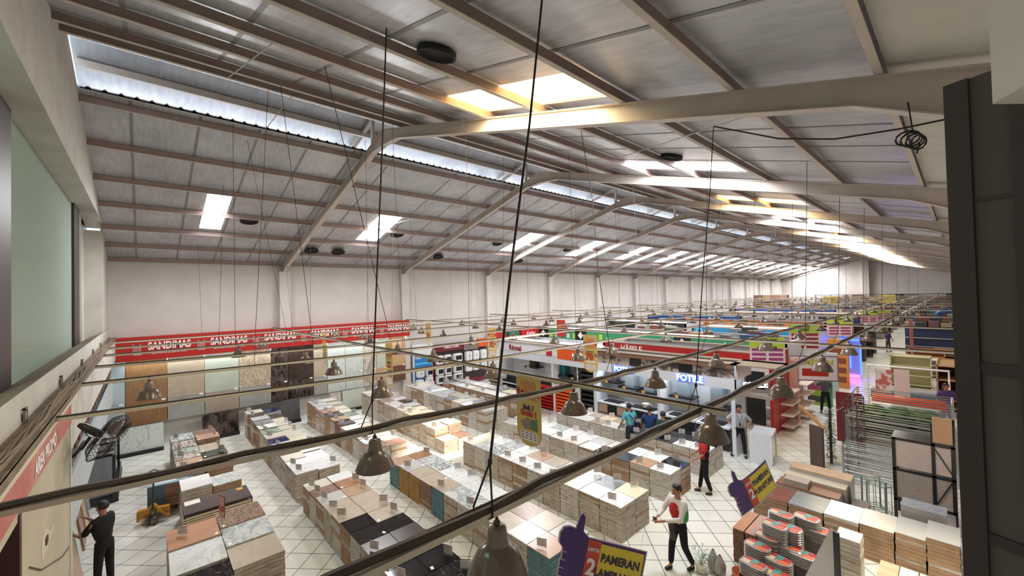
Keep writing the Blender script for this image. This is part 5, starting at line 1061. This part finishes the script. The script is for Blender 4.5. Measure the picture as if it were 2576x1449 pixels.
# ================================================================ right-hand side goods
# plastic food trays: clear containers with red and teal labels
tray_c = M('tray_side', '#a6a3a4', .2, noise=.35, scale=40, stretch=(1, 1, 3), spec=.8); TR = M('tray_red', '#b2353a', .4); TT = M('tray_teal', '#4f8f8a', .4); TO = M('tray_food', '#d3603c', .5); TC2 = M('tray_cream', '#cdb49a', .5)
def traymesh(var):
    mb = MB(); w, d = (.21, .14) if var == 0 else (.22, .15)
    prof = []
    def ring(sx, sy, z, n=16):
        out = []
        for k in range(n):
            t = 2*pi*k/n; c, s = cos(t), sin(t); e = .5 if var == 0 else .8
            out.append((sx*abs(c)**e*(1 if c >= 0 else -1), sy*abs(s)**e*(1 if s >= 0 else -1), z))
        return out
    R_ = [ring(w*.85, d*.85, 0), ring(w, d, .035), ring(w*1.04, d*1.05, .04), ring(w*.96, d*.95, .052)]
    for r in R_: mb.v += r
    for i in range(len(R_)-1):
        for k in range(16): a = i*16+k; b = i*16+(k+1) % 16; mb.f.append((a, b, b+16, a+16)); mb.m.append(0)
    mb.f.append(tuple(range(48, 64))); mb.m.append(0)
    mb.box(-w*.85, d*.25, .045, -.04, d*.8, .056, 1).box(-.04, -d*.1, .045, w*.3, d*.8, .056, 2).box(-w*.8, -d*.7, .045, -.05, d*.2, .054, 4).box(.0, -d*.75, .045, w*.8, -d*.12, .054, 3).box(w*.32, d*.0, .045, w*.85, d*.75, .055, 1)
    return mb.mesh('food_tray', [tray_c, TR, TT, TO, TC2])
TM = [traymesh(0), traymesh(1)]
tt = thing('tray_table', 'low display table under the piles of clear containers', 'table', (-2.25, 8.0, 0)); MB().box(-.75, -.85, .0, .62, .62, .12).obj('base', M('table_dark', '#4a4442', .6), tt)
piles = [(1965, 1290, .95, 9), (2030, 1300, .95, 7), (1985, 1325, .88, 9), (1930, 1345, .70, 8), (1950, 1318, .92, 10), (1985, 1372, .62, 4), (1905, 1370, .62, 7), (1958, 1405, .55, 7), (2020, 1392, .6, 5), (1895, 1415, .50, 6), (1950, 1440, .45, 6), (2060, 1330, .8, 5)]
for i, (px, py, z, n) in enumerate(piles):
    p = atz(px, py, z); lab = 'clear food container with red and teal lid, %s pile on the table' % ORD[i]
    for k in range(n):
        o = O('food_container', TM[(i//2) % 2], None, (p.x+rl.uniform(-.004, .004), p.y+rl.uniform(-.004, .004), z-.056-.042*k)); o.rotation_euler = (0, 0, radians(-8+3*(i % 3)))
        tag(o, lab+', '+ORD[k]+' down', 'container', 'containers in the %s pile' % ORD[i])
    MB_ = MB().box(-.15, -.1, .12, .15, .1, z-.056-.042*(n-1)); 
    if z-.056-.042*(n-1) > .16: o = MB_.obj('crate', M('crate_grey', '#6d6764', .6), None, (p.x, p.y, 0)); tag(o, 'grey crate under the %s pile of food containers' % ORD[i], 'crate')
for i, (px, py) in enumerate(((1865, 1432), (1880, 1446))):
    p = atz(px, py, .3); t = thing('terracotta_bowl', 'orange glazed bowl stack at the lower right corner, %s' % ('upper' if i == 0 else 'lower'), 'bowl', (p.x, p.y, 0))
    MB().lathe([(.05, 0), (.10, .02), (.15, .12), (.16, .26), (.15, .26), (.13, .14), (0, .1)], 20).obj('bowl', M('bowl_orange', '#c06a42', .3, noise=.2, scale=9), t, smooth=True)
# plant and bottles by the walking man
p = atz(1765, 1440, .0); t = thing('potted_plant', 'small leafy plant in a pale bowl at the bottom edge', 'plant', (p.x, p.y, 0)); MB().lathe([(.04, 0), (.09, .02), (.12, .16), (.10, .16), (0, .14)], 16).obj('pot', M('pot_pale', '#d8d3bf', .4), t, smooth=True)
mb = MB(); rq = random.Random(4)
for k in range(46):
    a = rq.uniform(0, 6.3); r = rq.uniform(.03, .2); z = rq.uniform(.22, .5); c = Vector((r*cos(a), r*sin(a), z)); d = Vector((cos(a), sin(a), .3))*.03; s_ = Vector((-sin(a), cos(a), 0))*.016
    mb.quad(c-d, c+s_, c+d, c-s_)
    if k % 3 == 0: mb.tube([(0, 0, .14), (c.x*.5, c.y*.5, z*.7), c], .003, 4)
mb.obj('leaves', M('leaf', '#6f9a76', .5, noise=.3, scale=8), t)
for i, (px, py, h, lab) in enumerate(((1795, 1425, .42, 'clear plastic wrapped vase, left of a pair at the bottom edge'), (1812, 1435, .38, 'clear plastic wrapped vase, right of a pair at the bottom edge'))):
    p = atz(px, py+12, 0); o = MB().lathe([(.05, 0), (.10, .05), (.11, h*.5), (.05, h*.85), (.02, h)], 12).obj('wrapped_vase', M('wrap_vase', '#b7b0ac', .1, noise=.3, scale=10), None, (p.x, p.y, 0), True); tag(o, lab, 'vase')
# standing banner at the lower right (white, dark edge)
a = atd(2098, 1335, 5.4); t = thing('standing_poster', 'white glossy standing poster with a dark edge at the lower right', 'poster', (a.x, a.y, 0)); t.rotation_euler = (0, 0, radians(-35))
MB().prism([(-1.1, .0), (0, .0), (0, a.z), (-.05, a.z), (-.75, .7), (-1.1, .2)], -.005, .005).obj('sheet', M('poster_white', '#c3bdb8', .15, noise=.1), t); MB().box(0, -.02, 0, .06, .02, a.z+.0).obj('edge', APK, t)
# shoppers' wire racks, metal tubes, cabinets
GMET = M('tube_metal', '#a9abaa', .3, metal=.6); GM2 = M('tube_dark', '#4a5450', .4, metal=.3)
def wirerack(lab, x, y, w, d, h, nz, nx, rz=0, m=GMET, r=.012):
    t = thing('wire_rack', lab, 'rack', (x, y, 0), rz)
    for sx in (-w/2, w/2):
        for sy in (-d/2, d/2): MB().tube([(sx, sy, 0), (sx, sy, h)], r*1.5, 6).obj('post', m, t)
    for k in range(nz):
        z = .1+(h-.12)*k/max(1, nz-1); mb = MB()
        for q in range(nx): yy = -d/2+d*q/(nx-1); mb.tube([(-w/2, yy, z), (w/2, yy, z)], r*.6, 4)
        mb.tube([(-w/2, -d/2, z), (-w/2, d/2, z)], r, 4).tube([(w/2, -d/2, z), (w/2, d/2, z)], r, 4); mb.obj('wire_shelf', m, t)
    return t
wirerack('large shiny multi-tier wire rack in front of the orange tube', -1.35, 17.6, 2.2, 1.0, 2.0, 8, 4, 0, GMET, .024)
wirerack('second tall pale tube rack close behind the low one', -1.3, 16.2, 2.3, .5, 1.5, 6, 3, 0, GMET, .026)
wirerack('low wire rack of pale rods left of the mottled panels', -1.55, 14.9, 1.6, .6, .95, 6, 4, 0, GMET, .02)
wirerack('dark framed glass-shelf rack at the left of the wire racks', -2.35, 16.4, .35, 1.3, 1.9, 7, 3, 0, GM2)
wirerack('small round-topped grey-green wire stool stand on the floor', -1.55, 13.1, .35, .35, .75, 2, 4, .4, M('wire_green', '#7d9285', .4))
t = thing('laundry_basket', 'round wire basket stand between the racks and the mottled panels', 'basket', (-1.42, 13.0, 0))
mb = MB()
for z in (.05, .7): mb.tube([(.2*cos(k*pi/8), .2*sin(k*pi/8), z) for k in range(17)], .01, 5)
for k in range(6): mb.tube([(.2*cos(k*pi/3), .2*sin(k*pi/3), .05), (.2*cos(k*pi/3), .2*sin(k*pi/3), .7)], .008, 5)
mb.obj('frame', M('wire_green', '#7d9285', .4), t)
# tile display tower at the right edge
t = thing('display_tower', 'black steel tower holding mottled grey wall tiles and a tan top panel', 'display', (-.62, 13.2, 0), radians(0))
for sx, sy in ((-.52, -.3), (.12, -.3), (.42, -.3), (-.52, .3), (.42, .3)): MB().box(sx-.03, sy-.03, 0, sx+.03, sy+.03, 2.35 if sx > -.1 else 1.9).obj('post', APK, t)
pm = M('mottled', '#a89c93', .4, noise=.25, scale=26); pm2 = M('mottled_pale', '#c9b9b0', .4, noise=.1, scale=9)
MB().box(-.5, -.32, .55, .1, -.3, 1.15).obj('panel', pm, t); MB().box(-.5, -.32, 1.25, .1, -.3, 1.85).obj('panel', pm2, t); MB().box(.14, -.32, .5, .42, -.3, 1.15).obj('panel', pm, t); MB().box(.14, -.32, 1.25, .42, -.3, 1.85).obj('panel', pm2, t); MB().box(.12, -.34, 1.95, .42, -.28, 2.5).obj('tan_panel', M('tan_panel', '#c39a75', .5), t)
for z in (.5, 1.2, 1.9): MB().box(-.55, -.33, z-.04, .45, .33, z+.01).obj('rail', APK, t)
MB().bar((.15, -.33, .6), (.4, -.33, 1.15), .02).bar((.15, -.33, 1.8), (.4, -.33, 1.3), .02).obj('brace', APK, t)
MB().box(-.1, -.34, .0, .42, -.3, .45).obj('lower_panel', M('lower_grey', '#8b9197', .4), t)
t = thing('sale_sign', 'glowing pink sign with a red number on a thin pole at the right edge', 'sign', tuple(Vector((*atd(2395, 1400, 8.6)[:2], 0))), radians(60)); zz_ = atd(2395, 1350, 8.6).z
MB().tube([(0, 0, .5), (0, 0, zz_)], .008).obj('pole', M('pole_pale', '#b5b49b', .4), t); MB().box(-.13, -.01, zz_-.17, .13, .01, zz_+.17).obj('panel', M('sign_glow', '#f3b7c4', .4, emit='#ff9fb0', es=.8), t); text('number', '10', .2, RED, t, (0, -.016, zz_), bold=.008)
# standing wooden board and garland column in the aisle
a = on_floor(2052, 1172); t = thing('aisle_stand', 'tall narrow dark board with a wooden top in the aisle', 'stand', a, radians(60)); MB().box(-.08, -.3, 0, .0, .1, 1.25).obj('board', M('board_brown', '#5c4a47', .5), t); MB().bar((-.04, -.35, 1.25), (-.04, .45, 1.7), .1, .05).obj('wood_top', M('wood_top', '#b98552', .5), t)
a = on_floor(2092, 1165); t = thing('garland_column', 'column wrapped in dark green leaf garland beside the red panel', 'garland', a); mb = MB(); rq = random.Random(9)
for k in range(420):
    an = rq.uniform(0, 6.3); z = rq.uniform(.1, 1.65); r = rq.uniform(.06, .15); c = Vector((r*cos(an), r*sin(an), z)); d = Vector((cos(an), sin(an), rq.uniform(-.6, .6)))*.045; s_ = Vector((-sin(an), cos(an), 0))*.02; mb.quad(c-d, c+s_, c+d, c-s_)
mb.obj('leaves', M('leaf_dark', '#27402c', .6, noise=.4, scale=9), t); MB().tube([(0, 0, 0), (0, 0, 1.65)], .04).obj('pole', GM2, t)
a = on_floor(2130, 1120); t = thing('red_panel', 'dark red display panel with white wire hooks behind the garland', 'panel', a); MB().box(-.25, 0, .1, .45, .05, 1.8).obj('panel', M('panel_dred', '#7a1f24', .5), t)
mb = MB()
for k in range(9): mb.tube([(-.2+.07*k, -.02, 1.2+.06*(k % 3)), (-.2+.07*k, -.12, 1.15+.06*(k % 3)), (-.17+.07*k, -.14, 1.22+.06*(k % 3))], .008, 4)
mb.obj('hooks', WHT, t)
# white framed stall with the orange tube
t = thing('framed_stall', 'white framed stall with red and white posters in the right block', 'stall', (-1.9, 24.2, 0))
MB().tube([(-1.0, 0, 0), (-1.0, 0, 1.9), (1.5, 0, 1.9), (1.5, 0, 0)], .05, 6).obj('frame', WHT, t); MB().box(-.75, -.03, .7, -.2, .0, 1.75).obj('poster', M('poster_red', '#c9695f', .5, c2='#e9dcda', scale=3, lo=.45, hi=.55), t); MB().box(-.15, -.03, .6, .35, .0, 1.8).obj('poster', M('poster_pink', '#dfc3c0', .5), t); MB().box(-.95, .2, .4, 1.4, .9, .75).obj('shelf', M('blue_goods', '#4f628c', .5, noise=.5, scale=14), t)
o = MB().tube([(-2.5, 21.8, .95), (-.45, 21.8, .95)], .17, 12).obj('roll', M('tube_orange', '#f0441e', .4), None, None, True); tag(o, 'bright orange roll lying across the right block', 'roll')
o = MB().tube([(-2.4, 20.6, .75), (-.6, 20.6, .75)], .12, 12).obj('roll', M('tube_blue', '#2b8fd6', .4), None, None, True); tag(o, 'bright blue roll behind the wire racks', 'roll')
for i, x in enumerate((-2.3, -1.5, -.9)):
    b = bmesh.new(); bmesh.ops.create_icosphere(b, subdivisions=3, radius=.45)
    for v in b.verts: v.co *= 1+.25*rq.uniform(-1, 1); v.co.z *= .55
    me = bpy.data.meshes.new('grass'); b.to_mesh(me); b.free(); me.materials.append(M('turf', '#3f6a2d', .9, noise=.5, scale=14)); o = O('artificial_bush', me, None, (x, 19.3, .95)); tag(o, 'dark green artificial bush behind the wire rack, %s of three' % ('left', 'middle', 'right')[i], 'bush')
    o = MB().box(-.4, -.35, 0, .4, .35, .75).obj('bush_crate', M('crate_dark', '#2f3530', .7), None, (x, 19.3, 0)); tag(o, 'dark crate under the %s artificial bush' % ('left', 'middle', 'right')[i], 'crate')
# shelves and cabinets further back on the right
SH = [('wooden shelf unit with red and dark goods at the right wall', -.35, 26.5, .9, 2.2, 2.0, '#c39a68'), ('pale yellow partition cabinet in the right block', -1.9, 30.5, 1.6, .5, 1.7, '#cfc99f'), ('white counter with dark machines in the right block', -1.2, 34.5, 2.4, .8, 1.1, '#d9d4c9'), ('orange-topped glass counter in the right block', -1.6, 37.5, 1.7, .7, 1.3, '#c98a4d'), ('long wooden worktable near the right wall', -.6, 40.5, 1.5, 1.2, 1.0, '#b28a62'), ('dark shelving with pale rolls near the right wall', -1.1, 47, 2.2, .6, 2.2, '#3b4257'), ('blue goods shelf with a round pool toy', -.8, 54, 2.2, .7, 2.3, '#34639e'), ('grey goods shelf far on the right', -.9, 61, 2.6, .7, 2.3, '#8b949b')]
for i, (lab, x, y, w, d, h, c) in enumerate(SH):
    t = thing('goods_shelf', lab, 'shelf', (x, y, 0)); m = M('gs%d' % i, c, .6)
    MB().box(-w/2, -d/2, 0, -w/2+.05, d/2, h).box(w/2-.05, -d/2, 0, w/2, d/2, h).box(-w/2, d/2-.04, 0, w/2, d/2, h).obj('frame', m, t)
    for k in range(4): MB().box(-w/2, -d/2, .1+(h-.2)*k/3, w/2, d/2, .14+(h-.2)*k/3).obj('shelf', m, t)
t = pillar('post', 'slim red-brown steel post in the right block', -2.0, 33.5, .16, .16, 3.4, M('post_red', '#9c5b50', .5))
t = thing('pool_toy', 'round blue inflatable ring standing on the far blue shelf', 'toy', (-.8, 53.6, 2.6)); MB().tube([(.8*cos(k*pi/10), 0, .45*sin(k*pi/10)) for k in range(21)], .12, 8).obj('ring', M('ring_blue', '#2f6fb8', .4), t)
# ================================================================ goods in the far hall: individual boxes, then the uncountable rest
pal = ['#2b2d31', '#3a466e', '#6d3436', '#9b968f', '#a78869', '#566059', '#6f757c', '#b5b2ae', '#3e3b39', '#85523f', '#45658a', '#5d5265', '#a49777', '#2c403c', '#7d545b']
GM_ = [M('goods%d' % i, c, .5) for i, c in enumerate(pal)]
bx = [MB().box(-.5, -.5, 0, .5, .5, 1).box(-.08, -.502, 0, .08, -.498, 1).mesh('boxed_goods', g) for g in GM_]
cnm = ['near-black', 'royal blue', 'dark red', 'pale grey', 'cardboard brown', 'grey-green', 'slate grey', 'off-white', 'charcoal', 'rust brown', 'mid blue', 'dull purple', 'sand', 'dark teal', 'dusty pink']
rf = random.Random(21); gc = {}
def goods(x, y, z, w, d, h, where, gi=None):
    gi = rf.randrange(len(bx)) if gi is None else gi
    o = O('boxed_goods', bx[gi], None, (x, y, z)); o.scale = (w, d, h); gc[where] = gc.get(where, -1)+1; tag(o, '%s box %s, number %s' % (cnm[gi], where, ORD[gc[where]]), 'goods', 'boxed goods '+where)
def rackrow(y, x0, x1, h, where, n, face=GM_[0]):
    t = thing('store_rack', 'long store rack %s' % where.replace('on the ', 'among the '), 'rack', ((x0+x1)/2, y, 0)); w = (x1-x0)/2
    MB().box(-w, .25, 0, w, .3, h).obj('back', face, t)
    for z in (.1, .75, 1.4, h-.05): MB().box(-w, -.3, z, w, .3, z+.04).obj('shelf', M('rack_pale', '#b5b1ad', .5), t)
    for q in range(n): x = x0+(x1-x0)*(q+.5)/n; hh = rf.uniform(.2, .6); goods(x, y, h-.01, (x1-x0)/n*.85, .5, hh, where)
k = 0
for i, y in enumerate((43, 56, 59, 62, 64.2, 68.5, 71.5, 74.5, 77.5, 80.2)):
    rackrow(y, -20, -12.8, 2.5+.0*i, 'on the left racks, %s row away' % ORD[i], 10, GM_[(i*3) % 15]); rackrow(y+.8, -12, -5.4, 2.4, 'on the middle racks, %s row away' % ORD[i], 10, GM_[(i*5+2) % 15])
for i, y in enumerate((44, 50, 57, 64, 71, 78)): rackrow(y, -3.0, 1.5, 2.2, 'on the right racks, %s row away' % ORD[i], 7, GM_[(i*4+1) % 15])
for i, y in enumerate((21.6, 24.3, 30.8, 37.8)):
    for q in range(8): goods(rf.uniform(-18, -6), y+rf.uniform(.4, 1.6), 2.96 if i < 3 else 3.0, rf.uniform(.4, 1.0), .5, rf.uniform(.12, .35), 'stored on the roof of the %s booth row' % ORD[i])
mb = MB(); mm = []
for q in range(3200):   # the rest: loose goods on the racks and floor between them
    side = rf.random(); x = rf.uniform(-20.2, -5.4) if side < .8 else rf.uniform(-3.1, 1.6); y = rf.uniform(42, 80) if rf.random() < .8 else rf.uniform(29, 42)
    if y < 42 and x > -5.4: y += 13
    ys_ = [57.3, 60.1, 63.0, 65.9, 69.9, 72.9, 75.9, 78.8] if x < -5.4 else [45.5, 52, 59, 67, 73.5, 80]
    if -19.9 < x < -14.5 and 64.5 < y < 67.5: continue
    y = rf.choice(ys_)+rf.uniform(-.25, .35); w = rf.uniform(.2, .9); h = rf.uniform(1.2, 2.9); x = min(x, -6.2) if x < -5.4 else min(x, .7); mb.box(x, y, h-rf.uniform(.2, .5), x+w, y+rf.uniform(.2, .4), h, rf.randrange(15))
o = mb.obj('rack_goods', GM_); tag(o, 'thousands of small mixed goods filling the distant racks', 'goods', None, 'stuff')
# stack of cartons near the far corner and the storage shelf along the far wall
for q in range(12):
    z = (q//4)*.83; o = MB().box(-.5, -.45, 0, .5, .45, .82).box(-.502, -.06, 0, .502, .06, .825).obj('storage_carton', CART['brown'] if q % 3 else CART['kraft'], None, (-19.6+(q % 4)*1.05+rf.uniform(-.1, .1), 66+rf.uniform(-.3, .3), 2.1+z)); tag(o, 'brown storage carton near the far left corner, %s layer, %s from the left' % (ORD[q//4], ORD[q%4]), 'carton', 'storage cartons')
o = MB().box(-20, 65.2, 0, -15.2, 66.8, 2.08).obj('storage_platform', GM_[8]); tag(o, 'dark platform carrying the tall carton pile near the far corner', 'platform')
t = thing('storage_gallery', 'long storage gallery shelf along the far end wall', 'shelf', (-8, 82.2, 0)); MB().box(-8, -.7, 3.1, 10, .6, 3.2).obj('deck', GM_[6], t); MB().box(-8, -.7, 4.2, 10, -.64, 4.28).obj('rail', GM_[0], t)
for q in range(10): MB().box(-8+q*1.98, -.7, 0, -7.85+q*1.98, -.55, 4.2).obj('post', GM_[6], t)
for q in range(22): goods(-15+q*.75+rf.uniform(-.2, .2), 82.2, 3.2, rf.uniform(.4, 1.0), .8, rf.uniform(.3, 1.1), 'on the storage gallery at the far end wall', rf.choice([4, 4, 9, 10, 11, 8, 3]))
# black machines by the far aisle
for q in range(9): goods(-5.2-.5*(q % 2), 33.6+1.35*q, 0, .9, .7, rf.uniform(1.1, 1.9), 'standing along the left edge of the far aisle', rf.choice([0, 8, 13, 0, 8]))
# ceiling lamps of the booths: open tops glowing
for i, (x0, x1, y) in enumerate(((-16.7, -10.7, 14.9), (-20, -8.6, 21.6), (-20, -14, 30.2), (-12, -6, 28.5), (-16, -6.4, 34), (-14.5, -6.4, 41), (-17, -6, 47.6))):
    o = MB().box(x0, y, 2.99+.03*(i == 1), x1, y+.28, 3.06).obj('booth_top_light', emis('cove_light', '#ffe4cc', 1.6)); tag(o, 'long warm light trough on top of the %s showroom booth row' % ORD[i], 'lamp')
import collections
for lab, L in LABELS.items():
    if len(L) > 1 and not all(g for _, g in L): print('DUPLABEL', len(L), lab, L[:3])
print('CARTONS', IND, 'OBJ', len(bpy.data.objects))
bad = [l for l in LABELS if not 4 <= len(l.split()) <= 16]; print('BADLEN', len(bad), bad[:6])
